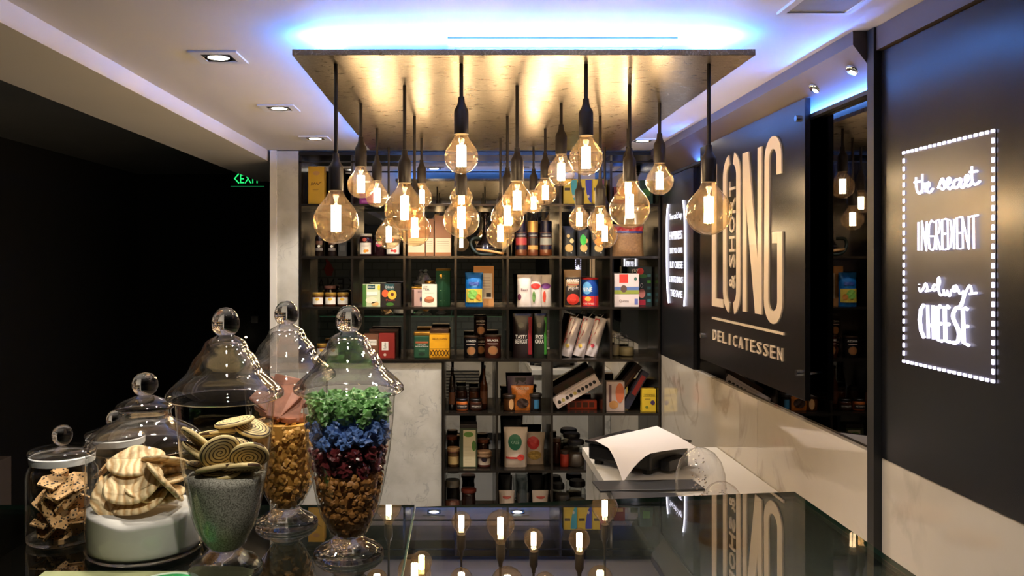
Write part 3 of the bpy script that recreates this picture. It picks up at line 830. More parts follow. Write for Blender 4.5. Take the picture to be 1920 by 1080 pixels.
# ---- contents
def fill(name, lab, cat, loc, prof, z0, z1, inset, m, bump_, seed):
    r_ = random.Random(seed); ph = [r_.uniform(0, 6.28) for _ in range(4)]
    seg = 40; b = MB(); P = []
    zs = [z0 + (z1 - z0) * i / 10 for i in range(11)]
    P.append((0, z0))
    for z in zs: P.append((jar_r(z, prof) - inset, z))
    rt = P[-1][0]
    for k in (.75, .5, .25, 0): P.append((rt * k, z1 + .002))
    for j, (r, z) in enumerate(P):
        for i in range(seg):
            a = 2 * math.pi * i / seg
            zz = z
            if z > z1 - .012: zz += bump_ * (math.sin(2 * a + ph[0]) + .6 * math.sin(3 * a + ph[1]) + .4 * math.sin(7 * a + ph[2])) * (r / rt)
            b.v.append((r * math.sin(a), -r * math.cos(a), zz))
    for j in range(len(P) - 1):
        for i in range(seg):
            i2 = (i + 1) % seg
            b.f.append((j * seg + i, j * seg + i2, (j + 1) * seg + i2, (j + 1) * seg + i)); b.m.append(0)
    o = b.build(name, m, None, smooth=True, loc=loc)
    return tag(o, lab, cat, kind='stuff')
grain = mat('grey_sugar', (.30, .285, .24), .7)
n_, l_ = nodes_of(grain); tc = n_.new('ShaderNodeTexCoord'); nt = n_.new('ShaderNodeTexNoise'); nt.inputs['Scale'].default_value = 420; nt.inputs['Detail'].default_value = 2
l_.new(tc.outputs['Object'], nt.inputs['Vector']); rp = n_.new('ShaderNodeValToRGB')
rp.color_ramp.elements[0].position = .35; rp.color_ramp.elements[0].color = (.15, .14, .11, 1); rp.color_ramp.elements[1].position = .62; rp.color_ramp.elements[1].color = (.50, .48, .41, 1)
l_.new(nt.outputs['Fac'], rp.inputs[0]); l_.new(rp.outputs[0], n_['Principled BSDF'].inputs['Base Color'])
fill('grey_sugar', 'grey speckled sugar filling the lower half of the spiral cookie jar', 'sugar', (*JB, TOP), BODY, .036, .162, .0022, grain, .004, 3)
fill('white_flour', 'smooth white flour layer under the crackers', 'flour', (*JD, TOP + .001), [(.094, .006), (.0985, .014), (.099, .06), (.099, .2)], .0075, .074, .0015, mat('flour', (.56, .54, .50), .8, noise=(60, .05)), .004, 5)

def flakes(name, lab, loc, z0, z1, m, n_fl, seed):
    r_ = random.Random(seed); b = MB()
    # a packed core and loose curled flakes pressed against the glass
    zs = [z0 + (z1 - z0) * i / 8 for i in range(9)]
    b.lathe([(0, z0)] + [(jar_r(z) - .012, z) for z in zs] + [(0, z1)], 20)
    for _ in range(n_fl):
        z = r_.uniform(z0, z1 + .004); a = r_.uniform(0, 6.2832); R = jar_r(z) - r_.uniform(.0045, .011)
        if z > z1 - .006: R *= r_.uniform(.1, 1)
        c = Vector((R * math.sin(a), -R * math.cos(a), z))
        nrm = Vector((math.sin(a) + r_.uniform(-.5, .5), -math.cos(a) + r_.uniform(-.5, .5), r_.uniform(-.7, .7))).normalized()
        t1 = nrm.orthogonal().normalized(); t2 = nrm.cross(t1)
        s_ = r_.uniform(.0045, .0085); k = len(b.v); n6 = 6; curl = r_.uniform(.1, .45)
        b.v.append(tuple(c + nrm * s_ * curl))
        for i in range(n6):
            an = 2 * math.pi * i / n6; rr = s_ * r_.uniform(.75, 1.15)
            b.v.append(tuple(c + (t1 * math.cos(an) + t2 * math.sin(an) * .8) * rr - nrm * s_ * curl * .3 * math.cos(2 * an)))
        for i in range(n6): b.f.append((k, k + 1 + i, k + 1 + (i + 1) % n6)); b.m.append(0)
    # keep every point inside the glass
    for i, (x, y, z) in enumerate(b.v):
        z = max(z0 - .0005, z); rr = math.hypot(x, y); mxr = jar_r(z) - .0025
        if rr > mxr: x, y = x * mxr / rr, y * mxr / rr
        b.v[i] = (x, y, z)
    o = b.build(name, m, None, loc=loc, fix=False)
    return tag(o, lab, 'cereal', kind='stuff')
flakes('corn_flakes', 'brown corn flakes packed below the dark red fruit', (*JA, TOP), .037, .148, mat('flake_brown', C(166, 112, 52), .55, noise=(60, .35)), 900, 11)
flakes('corn_flakes', 'golden corn flakes in the jar of chocolate biscuits', (*JC, TOP), .037, .205, mat('flake_gold', C(200, 146, 66), .5, noise=(60, .3)), 900, 12)

spiral = mat('spiral_cookie', C(214, 188, 132), .65)
n_, l_ = nodes_of(spiral); tc = n_.new('ShaderNodeTexCoord'); sx = n_.new('ShaderNodeSeparateXYZ'); l_.new(tc.outputs['Object'], sx.inputs[0])
def mth(op, a=None, b_=None, va=0.0, vb=0.0):
    q = n_.new('ShaderNodeMath'); q.operation = op
    q.inputs[0].default_value = va; q.inputs[1].default_value = vb
    if a is not None: l_.new(a, q.inputs[0])
    if b_ is not None: l_.new(b_, q.inputs[1])
    return q.outputs[0]
nz = n_.new('ShaderNodeTexNoise'); nz.inputs['Scale'].default_value = 40; l_.new(tc.outputs['Object'], nz.inputs['Vector'])
x2 = mth('MULTIPLY', sx.outputs[0], sx.outputs[0]); y2 = mth('MULTIPLY', sx.outputs[1], sx.outputs[1])
rr = mth('SQRT', mth('ADD', x2, y2)); th = mth('ARCTAN2', sx.outputs[1], sx.outputs[0])
turn = mth('ADD', mth('DIVIDE', rr, None, 0, .0062), mth('DIVIDE', th, None, 0, 6.2832))
turn = mth('ADD', turn, mth('MULTIPLY', nz.outputs['Fac'], None, 0, .35))
fr = mth('FRACT', turn); st_ = mth('LESS_THAN', fr, None, 0, .30)
mx = n_.new('ShaderNodeMix'); mx.data_type = 'RGBA'; mx.inputs['A'].default_value = (*C(222, 198, 140), 1); mx.inputs['B'].default_value = (*C(58, 36, 18), 1)
l_.new(st_, mx.inputs['Factor']); l_.new(mx.outputs['Result'], n_['Principled BSDF'].inputs['Base Color'])
def disc_mesh(name, r, h, m, wob, seed, oval=1.0, warp=0.0, seg=26):
    r_ = random.Random(seed); b = MB(); ph = [r_.uniform(0, 6.28) for _ in range(4)]
    prof = [(0, 0), (r * .5, 0), (r * .9, 0), (r, h * .3), (r, h * .7), (r * .9, h), (r * .5, h * 1.06), (0, h * 1.08)]
    for (q, z) in prof:
        for i in range(seg):
            a = 2 * math.pi * i / seg
            k = 1 + wob * (math.sin(2 * a + ph[0]) + .6 * math.sin(3 * a + ph[1]) + .4 * math.sin(5 * a + ph[2]))
            x, y = q * k * math.cos(a) * oval, q * k * math.sin(a)
            b.v.append((x, y, z - h / 2 + warp * (math.sin(x * 60 + ph[3]) * .6 + (x / r) ** 2 - .4)))
    for j in range(len(prof) - 1):
        for i in range(seg):
            i2 = (i + 1) % seg
            b.f.append((j * seg + i, j * seg + i2, (j + 1) * seg + i2, (j + 1) * seg + i)); b.m.append(0)
    o = b.build(name, m, None, smooth=True); me = o.data; bpy.data.objects.remove(o)
    return me
def place(name, me, loc, rot, lab, cat, group):
    o = bpy.data.objects.new(name, me); col.objects.link(o); o.location = loc; o.rotation_euler = rot
    return tag(o, lab, cat, group)
R_ = math.radians
sp_me = [disc_mesh('spiral_cookie', .033, .0085, spiral, .025, 40 + i) for i in range(3)]
base = Vector((*JB, TOP))
spots = [  # local position, tilt about x, tilt about y
 ((.003, -.044, .208), 62, 4, 'upright spiral cookie facing the front of the jar'),
 ((.046, -.026, .196), 48, 24, 'spiral cookie tilted against the jar side next to the upright one'),
 ((-.042, -.018, .222), 30, -34, 'spiral cookie leaning at the top by the flour jar'),
 ((.012, .012, .2455), 8, 6, 'spiral cookie lying flat on top of the pile'),
 ((-.040, -.018, .2), 24, -26, None), ((-.006, -.036, .178), 16, 10, None), ((.036, -.030, .177), 20, 12, None), ((.0, -.022, .169), 4, 3, None),
 ((-.034, .0, .172), -6, -8, None), ((.038, .028, .232), -12, 20, None), ((.036, .02, .190), -14, 8, None), ((-.03, .036, .196), -20, -10, None), ((.0, .032, .2), -10, 0, None), ((-.02, .02, .225), -6, -14, None)]
for i, (p, ax, ay, lab) in enumerate(spots):
    place('spiral_cookie', sp_me[i % 3], base + Vector(p), (R_(ax), R_(ay), rnd.uniform(0, 6)), lab or 'spiral cookie buried in the pile above the grey sugar', 'cookie', 'spiral cookies in the footed jar')

crk = mat('cracker', C(216, 178, 120), .65)
n_, l_ = nodes_of(crk); tc = n_.new('ShaderNodeTexCoord'); wv = n_.new('ShaderNodeTexWave'); wv.inputs['Scale'].default_value = 22; wv.inputs['Distortion'].default_value = 6; wv.inputs['Detail'].default_value = 3
l_.new(tc.outputs['Object'], wv.inputs['Vector']); rp = n_.new('ShaderNodeValToRGB')
rp.color_ramp.elements[0].color = (*C(204, 164, 110), 1); rp.color_ramp.elements[1].color = (*C(238, 212, 164), 1); rp.color_ramp.elements[1].position = .5
l_.new(wv.outputs['Fac'], rp.inputs[0]); l_.new(rp.outputs[0], n_['Principled BSDF'].inputs['Base Color'])
bp = n_.new('ShaderNodeBump'); bp.inputs['Strength'].default_value = .5; bp.inputs['Distance'].default_value = .004; l_.new(wv.outputs['Fac'], bp.inputs['Height']); l_.new(bp.outputs['Normal'], n_['Principled BSDF'].inputs['Normal'])
ck_me = [disc_mesh('cracker', .041, .008, crk, .04, 60 + i, 1.25, .004) for i in range(4)]
base = Vector((*JD, TOP + .001))
for i, (p, ax, ay, rz, lab) in enumerate([
 ((-.006, -.052, .128), 42, -14, .1, 'wavy cracker lying across the front of the cookie jar'),
 ((.058, -.030, .128), 34, 38, 1.3, 'cracker leaning on the jar side next to the spiral cookie jar'),
 ((-.050, -.036, .110), 46, -26, .5, 'cracker tucked low at the side by the seeded shards'),
 ((.0, -.040, .096), 18, -12, .0, 'thin cracker resting on the flour at the front'),
 ((.030, -.020, .106), 10, 8, .6, None), ((-.02, .0, .158), 26, -6, .2, 'cracker on top of the pile under the jar shoulder'), ((.045, .03, .15), -14, 22, 1.0, None),
 ((-.045, .035, .145), -20, -22, 2.0, None), ((.0, .05, .125), -26, 0, .3, None), ((-.03, .02, .112), 0, -8, 1.2, None), ((.03, .03, .118), -6, 6, 2.2, None)]):
    place('cracker', ck_me[i % 4], base + Vector((p[0] * .72, p[1] * .72, p[2])), (R_(ax), R_(ay), rz), lab or 'pale cracker in the middle of the cookie jar pile', 'cracker', 'crackers in the wide cookie jar')

shd = mat('seeded_shard', C(200, 158, 104), .7)
n_, l_ = nodes_of(shd); tc = n_.new('ShaderNodeTexCoord'); vo = n_.new('ShaderNodeTexVoronoi'); vo.inputs['Scale'].default_value = 150
l_.new(tc.outputs['Object'], vo.inputs['Vector']); rp = n_.new('ShaderNodeValToRGB'); rp.color_ramp.interpolation = 'CONSTANT'
rp.color_ramp.elements[0].color = (*C(36, 26, 18), 1); rp.color_ramp.elements[1].color = (*C(206, 164, 110), 1); rp.color_ramp.elements[1].position = .30
l_.new(vo.outputs['Distance'], rp.inputs[0]); l_.new(rp.outputs[0], n_['Principled BSDF'].inputs['Base Color'])
def shard_mesh(seed):
    r_ = random.Random(seed); n = r_.randint(4, 6); a0 = r_.uniform(0, 6)
    pts = [(r_.uniform(.020, .031) * math.cos(a0 + 6.283 * i / n), r_.uniform(.020, .031) * math.sin(a0 + 6.283 * i / n)) for i in range(n)]
    b = MB().prism(pts, lambda u, v, w: (u, v, w + 6 * u * u - 4 * v * v), -.0022, .0022)
    o = b.build('seeded_shard', shd, None, bevel=.001); me = o.data; bpy.data.objects.remove(o); return me
sh_me = [shard_mesh(80 + i) for i in range(6)]
for (jx, jy), nn, gl in ((JE, 40, 'seeded cracker shard in the small storage jar'), (JF, 10, 'seeded cracker shard in the half hidden storage jar')):
    base = Vector((jx, jy, TOP))
    for i in range(nn):
        z = .016 + .102 * i / nn; a = i * 2.4 + .4; R = .029 if i % 4 else .008
        loc = base + Vector((R * math.sin(a), -R * math.cos(a), z))
        place('seeded_shard', sh_me[i % 6], loc, (rnd.uniform(-.9, .9), rnd.uniform(-.9, .9), rnd.uniform(0, 6)), gl, 'cracker', gl.replace('shard', 'shards'))

def chunk_mesh(m, seed, r=.0145):
    bm = bmesh.new(); bmesh.ops.create_icosphere(bm, subdivisions=3, radius=r)
    r_ = random.Random(seed)
    dirs = [Vector((r_.uniform(-1, 1), r_.uniform(-1, 1), r_.uniform(-1, 1))).normalized() for _ in range(7)]
    for v in bm.verts:
        n_v = v.co.normalized(); k = 1.0
        for i, q in enumerate(dirs): k += .10 * math.sin((5 + 2 * i) * n_v.dot(q) + i)
        v.co *= k * r_.uniform(.90, 1.08)
        v.co.z *= .85
    me = bpy.data.meshes.new('candied_fruit'); bm.to_mesh(me); bm.free(); me.materials.append(m); return me
fr_m = {'green': mat('fruit_green', C(96, 144, 78), .4, noise=(120, .5), coat=.3), 'blue': mat('fruit_blue', C(86, 118, 180), .45, noise=(120, .45), coat=.3), 'dark red': mat('fruit_red', C(92, 32, 36), .3, noise=(120, .5), coat=.4)}
base = Vector((*JA, TOP))
for nm, zz, layers in (('dark red', (.162, .186), 11), ('blue', (.210, .230), 11), ('green', (.252, .272), 11)):
    mm_ = [chunk_mesh(fr_m[nm], 90 + i + len(nm)) for i in range(4)]
    for lay, z in enumerate(zz):
        for i in range(layers):
            a = 2 * math.pi * (i + .5 * lay) / layers; R = jar_r(z) - .0195
            place('candied_fruit', mm_[(i + lay) % 4], base + Vector((R * math.sin(a), -R * math.cos(a), z + rnd.uniform(-.004, .004))), (rnd.uniform(0, 6), rnd.uniform(0, 6), 0), f'{nm} sugared fruit chunk in the layered footed jar', 'candied fruit', f'{nm} candied fruit in the footed jar')
        for i in range(4):
            a = 1.571 * i + lay
            place('candied_fruit', mm_[i], base + Vector((.024 * math.sin(a), -.024 * math.cos(a), z + .004)), (rnd.uniform(0, 6), 0, 1), f'{nm} sugared fruit chunk in the layered footed jar', 'candied fruit', f'{nm} candied fruit in the footed jar')
choc = mat('chocolate_biscuit', C(140, 84, 58), .5, noise=(70, .45))
cb = MB().box(-.032, .032, -.045, .045, -.005, .005).build('chocolate_biscuit', choc, None, bevel=.003); cb_me = cb.data; bpy.data.objects.remove(cb)
base = Vector((*JC, TOP))
for p, ax, ay, rz, lab in (((.004, -.016, .252), 58, 14, .25, 'chocolate biscuit standing upright on top behind the fruit jar'), ((.0, .0, .2145), 4, 3, .9, 'chocolate biscuit lying flat on the golden flakes'),
                      ((-.012, .012, .232), -8, -6, 2.2, 'chocolate biscuit second from the bottom of its pile'), ((-.020, -.008, .250), 30, -40, .6, 'chocolate biscuit leaning at the side of its jar')):
    place('chocolate_biscuit', cb_me, base + Vector(p), (R_(ax), R_(ay), rz), lab, 'biscuit', 'chocolate biscuits in the rear jar')

# dark cabinet in the hall
cb_ = thing('hall_cabinet', 'dark brown cabinet standing in the unlit hall', 'cabinet', (-2.3, 3.1, 0))
MB().box(-.45, .45, -.3, .3, 0, .92).build('body', mat('cabinet_dark', (.02, .012, .008), .6, noise=(4, .2)), cb_, bevel=.004)
for s_ in (-1, 1):
    dd = MB().box(-.215, .215, -.318, -.301, .05, .88).build('door', mat('cabinet_dark', (.02, .012, .008)), cb_, bevel=.003, loc=(s_ * .222, 0, 0))
    MB().box(-.006, .006, -.334, -.319, .4, .55).build('handle', steel, dd, loc=(-s_ * .18, 0, 0))
# ------------------------------------------------------------------ shelving with mirror backs
shelf_m = mat('dark_bronze', (.055, .046, .038), .22, .85, noise=(4, .25))
edge_m = mat('shelf_edge', (.02, .018, .016), .3, .6, noise=(20, .2))
FL = {'R1': .318, 'R2': .029, 'R3': -.253, 'R4': -.541, 'L1': -.838, 'L2': -1.153, 'L3': -1.47}
UX = [PX(p, D3) for p in (561, 660, 758, 854, 952, 1051, 1146, 1238.5)]
LX = [PX(p, D3) for p in (829.5, 932, 1035, 1132, 1238.5)]
YB = 4.82
us = thing('display_shelf', 'dark bronze wall shelving with mirror back and square compartments', 'shelf', (0, 0, 0))
th = .006
def boards(root, xs, zs, ztop):
    x0, x1 = xs[0], xs[-1]
    for z in zs:
        MB().box(x0, x1, D3, YB, E + z - .013, E + z).build('shelf_board', shelf_m, root)
    for i, x in enumerate(xs):
        lo = sorted(zs) + [ztop]
        for a, b_ in zip(lo, lo[1:]):
            top = E + b_ - .0135 if b_ != ztop else E + b_
            xx = x + (th if i == 0 else -th if i == len(xs) - 1 else 0)
            MB().box(xx - th, xx + th, D3 + .002, YB, E + a + .0003, top).build('divider', shelf_m, root)
boards(us, UX, [FL['R1'], FL['R2'], FL['R3'], FL['R4']], .585)
MB().box(UX[0], UX[-1], D3 - .004, YB, E + .5855, E + .603).build('top_board', edge_m, us)
MB().box(UX[0], UX[-1], D3 + .002, D3 + .012, E + .545, E + .553).build('rail', edge_m, us)
MB().box(UX[0] + .003, UX[-1] - .003, YB + .001, YB + .008, E + FL['R4'] - .01, E + .6).build('mirror_back', m_back_mirror, us)
ls = thing('display_shelf', 'lower dark shelving beside the marble cladding under the main shelves', 'shelf', (0, 0, 0))
boards(ls, LX, [FL['L1'], FL['L2'], FL['L3']], FL['R4'] - .0135)
MB().box(LX[0], LX[-1], D3 + .002, YB, .02, E + FL['L3'] - .0135).build('base', edge_m, ls)
MB().box(LX[0] + .003, LX[-1] - .003, YB + .001, YB + .008, .25, E + FL['R4'] - .015).build('mirror_back', m_back_mirror, ls)

# ------------------------------------------------------------------ goods on the shelves
def cm(r, g, b, rough=.45, metal=0.0):
    return mat(f'print_{r}_{g}_{b}_{int(rough * 100)}_{int(metal * 10)}', C(r, g, b), rough, metal, noise=(25, .06))
W_, K_ = cm(228, 224, 216), cm(22, 20, 20)
GOLD = cm(196, 150, 70, .3, .8); BRASSLID = cm(206, 164, 80, .35, .6)
def prod(name, lab, cat, xa, xb, yt, row, d=4.63, t=.06, rz=0.0, group=None):
    z = E + FL[row] + .0006
    W = (xb - xa) * d / F; H = PZ(yt, d) - z
    r = thing(name, lab, cat, (PX((xa + xb) / 2, d), d + t / 2, z), (0, 0, rz), group)
    return r, W, H
def flat(t): return lambda u, v, w: (u, -t / 2 - w, v)
def curved(R): return lambda u, v, w: ((R + w) * math.sin(u / R), -(R + w) * math.cos(u / R), v)
def patch(par, u0, u1, v0, v1, m, fn, name='label', w=.0006, n=8):
    b = MB()
    for j in range(3):
        for i in range(n + 1): b.v.append(fn(u0 + (u1 - u0) * i / n, v0 + (v1 - v0) * j / 2, w))
    for j in range(2):
        for i in range(n):
            k = j * (n + 1) + i; b.f.append((k, k + 1, k + n + 2, k + n + 1)); b.m.append(0)
    return b.build(name, m, par, fix=False)
def spot(par, u, v, ru, rv, m, fn, name='emblem', w=.0010, n=18):
    b = MB(); b.v.append(fn(u, v, w))
    for q in (.5, 1):
        for i in range(n):
            a = 2 * math.pi * i / n; b.v.append(fn(u + ru * q * math.cos(a), v + rv * q * math.sin(a), w))
    for i in range(n):
        j = (i + 1) % n
        b.f += [(0, 1 + i, 1 + j), (1 + i, 1 + n + i, 1 + n + j, 1 + j)]; b.m += [0, 0]
    return b.build(name, m, par, fix=False)
def poly(par, pts, m, fn, name='print', w=.0008):
    return MB().add([fn(u, v, w) for u, v in pts], [tuple(range(len(pts)))]).build(name, m, par, fix=False)
def word(par, s_, u0, u1, v0, v1, m, fn, w=.0013, slant=0): return lettering(s_, u0, u1, v0, v1, fn, m, par, w=w, slant=slant)
def carton(r, W, H, t, m, name='carton'):
    return MB().box(-W / 2, W / 2, -t / 2, t / 2, 0, H).build(name, m, r, bevel=.0012)
def tin(r, R, H, m, lid=None, lh=.012, seg=24, name='tin'):
    o = MB().lathe([(0, 0), (R * .97, 0), (R, .002), (R, H - lh), (R * .98, H - lh + .0005), (0, H - lh + .0005)], seg).build(name, m, r, smooth=SM)
    MB().lathe([(0, H - lh + .001), (R * 1.02, H - lh + .001), (R * 1.03, H - lh + .003), (R * 1.03, H - .002), (R * .98, H), (0, H)], seg).build('lid', lid or m, r, smooth=SM)
    return o
def jar(r, R, H, m, lid, lh=.02, neck=.8):
    MB().lathe([(0, 0), (R * .92, 0), (R, .004), (R, H * .68), (R * .93, H * .78), (R * neck, H - lh), (0, H - lh + .0005)], 22).build('glass', m, r, smooth=True)
    MB().lathe([(0, H - lh + .001), (R * neck * 1.08, H - lh + .001), (R * neck * 1.12, H - lh + .003), (R * neck * 1.12, H - .003), (R * neck * 1.02, H), (0, H)], 22).build('lid', lid, r, smooth=SM)
def pouch(r, W, H, t, m, flare=.0, crumple=.0015, seed=1, name='pouch'):
    rr_ = random.Random(seed); NU, NV = 10, 14
    ph = [rr_.uniform(0, 6.28) for _ in range(4)]
    def half(u, v):
        q = max(0.0, 1 - (2 * u / W) ** 2) ** .5; s = v / H
        prof = (.75 + .25 * min(1, s / .15)) if s < .15 else (1 - .15 * (s - .15)) if s < .6 else max(.03, (1 - .0675) * (1 - ((s - .6) / .4) ** 1.6))
        return t / 2 * (q * prof) + .0008
    def width(v): return 1 + flare * (v / H) - .05 * math.sin(math.pi * v / H)
    def fn(u, v, w):
        y = -half(u, v) - w - crumple * math.sin(u * 160 + v * 70 + ph[0]) * math.sin(v * 110 + ph[1])
        return (u * width(v), y, v)
    b = MB()
    for side in (0, 1):
        k0 = len(b.v)
        for j in range(NV + 1):
            for i in range(NU + 1):
                u, v = -W / 2 + W * i / NU, H * j / NV
                p = fn(u, v, 0)
                b.v.append(p if side == 0 else (p[0], half(u, v), p[2]))
        for j in range(NV):
            for i in range(NU):
                k = k0 + j * (NU + 1) + i; f = (k, k + 1, k + NU + 2, k + NU + 1)
                b.f.append(f if side == 0 else f[::-1]); b.m.append(0)
    M = (NU + 1) * (NV + 1)
    for j in range(NV):
        for i in (0, NU):
            a, c = j * (NU + 1) + i, (j + 1) * (NU + 1) + i
            b.f.append((a, c, c + M, a + M)); b.m.append(0)
    for i in range(NU):
        for j in (0, NV):
            a, c = j * (NU + 1) + i, j * (NU + 1) + i + 1
            b.f.append((a, c, c + M, a + M)); b.m.append(0)
    b.build(name, m, r, smooth=math.radians(60))
    return fn

# ---- top row
r, W, H = prod('gift_box', 'tall yellow box with a dark handwritten name beside the marble pillar', 'box', 578, 608, 312, 'R1', 4.63, .07)
carton(r, W, H, .07, cm(214, 168, 44)); f = flat(.07)
MB().tube(smooth_path([f(-.03, .105, .002), f(-.024, .125, .002), f(-.018, .108, .002), f(-.010, .122, .002), f(-.004, .112, .002), f(.004, .122, .002), f(.010, .11, .002), f(.018, .12, .002), f(.03, .126, .002)]), .0013, 5).build('script', cm(70, 45, 20), r)
patch(r, -.02, .012, .082, .084, cm(120, 84, 30), f, 'print'); patch(r, -.02, .008, .075, .077, cm(120, 84, 30), f, 'print'); spot(r, 0, .175, .02, .012, cm(196, 150, 90), f)
r, W, H = prod('tea_tin', 'dark canister partly hidden behind the large front bulb', 'tin', 616, 646, 316, 'R1', 4.65, .085)
tin(r, W / 2, H, cm(40, 34, 40), cm(60, 50, 44)); patch(r, -.02, .02, .04, .1, cm(70, 50, 60), curved(W / 2))
r, W, H = prod('sweet_box', 'small purple box on the top shelf', 'box', 674, 702, 362, 'R1', 4.64, .05)
carton(r, W, H, .05, cm(150, 40, 140)); patch(r, -.03, .03, .01, .022, cm(196, 110, 190), flat(.05), 'print')
for i, (xa, xb, c, nm) in enumerate(((1056, 1083, (70, 170, 190), 'turquoise'), (1083, 1111, (60, 70, 190), 'blue'), (1111, 1137, (150, 40, 110), 'magenta'))):
    r, W, H = prod('tea_carton', f'yellow carton with a curved {nm} stripe on the top shelf', 'carton', xa, xb, 336, 'R1', 4.62 + .0 * i, .07, group='yellow cartons on the top shelf')
    carton(r, W - .002, H, .07, cm(226, 200, 70)); f = flat(.07)
    poly(r, [(W * .45, .004), (W * .45, H - .004), (W * .02, H - .004), (W * .03, H * .75), (W * .10, H * .45), (W * .26, H * .15)], cm(*c), f)
    patch(r, -W * .4, -W * .02, H * .55, H * .66, cm(60, 50, 40), f); spot(r, W * .22, H * .32, .006, .009, W_, f)
r, W, H = prod('snack_box', 'dark red box at the end of the top shelf', 'box', 1151, 1172, 350, 'R1', 4.65, .06)
carton(r, W, H, .06, cm(120, 30, 30)); patch(r, -.02, .02, .03, .05, cm(200, 170, 110), flat(.06))
r, W, H = prod('snack_box', 'dark green box with a leafy print under the right bulb on the top shelf', 'box', 1200, 1224, 338, 'R1', 4.66, .06)
carton(r, W, H, .06, cm(30, 60, 46)); patch(r, -.02, .02, .05, .09, cm(70, 120, 60), flat(.06))

# ---- second row
for i, (xa, xb, lab) in enumerate(((589, 606, 'black coffee bottle beside the pillar'), (613, 630, 'black coffee bottle with grey label under the large front bulb'))):
    r, W, H = prod('coffee_bottle', lab, 'bottle', xa, xb, 428, 'R2', 4.63, .06, group='black coffee bottles')
    R = W / 2
    MB().lathe([(0, 0), (R * .95, 0), (R, .003), (R, H * .62), (R * .9, H * .7), (R * .45, H * .8), (R * .42, H * .92), (0, H * .925)], 20).build('bottle', cm(26, 18, 16, .2), r, smooth=True)
    MB().lathe([(0, H * .926), (R * .5, H * .926), (R * .5, H * .995), (0, H)], 16).build('cap', K_, r, smooth=SM)
    patch(r, -R * .9, R * .9, .03, .045, cm(110, 104, 100), curved(R)); spot(r, 0, .055, .007, .007, W_, curved(R)); patch(r, -R * .8, R * .8, .065, .085, cm(90, 60, 46), curved(R))
r, W, H = prod('snack_box', 'narrow black box beside the coffee bottles', 'box', 634, 650, 450, 'R2', 4.64, .05)
carton(r, W, H, .05, cm(38, 40, 38)); patch(r, -.015, .015, .03, .06, cm(70, 70, 66), flat(.05))
for i, (xa, xb, yt, lab, c, dc2) in enumerate(((672, 697, 438, 'dark jam jar with white lid and an orange on its label', (222, 150, 40), None), (722, 751, 442, 'dark jam jar with red berries on its white label', (200, 60, 50), None))):
    r, W, H = prod('jam_jar', lab, 'jar', xa, xb, yt, 'R2', 4.62, .08, group='jam jars')
    R = W / 2; jar(r, R, H, cm(40, 16, 20, .15), cm(220, 218, 212, .3), .016, .85); f = curved(R)
    patch(r, -R * .95, R * .95, .012, .075, W_, f); spot(r, 0 if i == 0 else .012, .028, .010, .009, cm(*c), f); spot(r, .012 if i == 0 else -.004, .03, .008, .007, cm(c[0] - 20, c[1] - 20, c[2]), f, w=.0014)
    spot(r, -.003, .092, .012, .010, cm(200, 90, 70), f); patch(r, -.02, .02, .055, .058, cm(170, 120, 110), f, 'print', .0012)
r, W, H = prod('jam_jar', 'round dark jam jar with a pink heart label between the white labelled jars', 'jar', 699, 721, 441, 'R2', 4.63, .07, group='jam jars')
R = W / 2; jar(r, R, H, cm(34, 14, 18, .15), cm(40, 36, 36), .016, .8); f = curved(R)
spot(r, 0, .07, .019, .018, cm(206, 60, 110), f); spot(r, 0, .088, .014, .006, cm(60, 130, 60), f, w=.0016); patch(r, -.016, .016, .066, .078, W_, f, 'print', .0018)
for i, (xa, xb, yt, lab) in enumerate(((764, 797, 402, 'brown paper packet with pale label, first beside the jam jars'), (798, 813, 410, 'narrow brown paper packet between two wider ones'), (815, 846, 404, 'brown paper packet next to the water pipe'))):
    r, W, H = prod('paper_packet', lab, 'packet', xa, xb, yt, 'R2', 4.63, .06, group='brown paper packets')
    carton(r, W, H, .06, cm(150, 104, 70, .7), 'packet'); f = flat(.06)
    patch(r, -W * .46, W * .46, .02, .10, cm(214, 200, 170), f); patch(r, -W * .46, W * .46, .012, .02, cm(170, 104, 56), f)
    for k in range(4): patch(r, -W * .36, W * .36, .045 + k * .012, .047 + k * .012, cm(150, 140, 118), f, 'print', .001)
# water pipe
r, W, H = prod('water_pipe', 'dark water pipe with beaded base and coiled hose on the middle shelf', 'water pipe', 886, 936, 392, 'R2', 4.69, .12)
dkg = cm(34, 26, 26, .2)
MB().lathe([(0, 0), (.058, 0), (.066, .006), (.066, .02), (.058, .05), (.040, .085), (.024, .11), (.018, .125), (0, .126)], 28).build('base', dkg, r, smooth=True)
MB().lathe([(0, .1262), (.012, .1262), (.018, .138), (.012, .150), (.016, .162), (.010, .174), (.014, .188), (.010, .205), (.012, .225), (.024, .236), (.026, .252), (.0, .253)], 20).build('stem', cm(70, 60, 58, .15, .8), r, smooth=True)
for k in range(22):
    a = -1.3 + 2.6 * k / 21
    for (rr_, zz) in ((.0605, .04), (.0530, .058)):
        MB().lathe([(0, -.002), (.002, 0), (0, .002)], 6, 0, 0).build('bead', W_, r, loc=(rr_ * math.sin(a), -rr_ * math.cos(a), zz))
hose = smooth_path([(-.03, -.045, .10), (-.07, -.06, .10), (-.085, -.06, .07), (-.065, -.075, .03), (-.03, -.085, .012), (.02, -.088, .0105), (.055, -.08, .012)], 5)
MB().tube(hose, .0095, 10).build('hose', mat('hose_green', C(36, 52, 46), .4, noise=(200, .5)), r, smooth=True)
MB().tube([(-.055, -.098, .038), (-.02, -.100, .034), (.03, -.102, .026), (.085, -.104, .016), (.10, -.104, .014)], [.006, .008, .0075, .007, .0085], 12).build('mouthpiece', cm(206, 156, 96, .5), r, smooth=True)
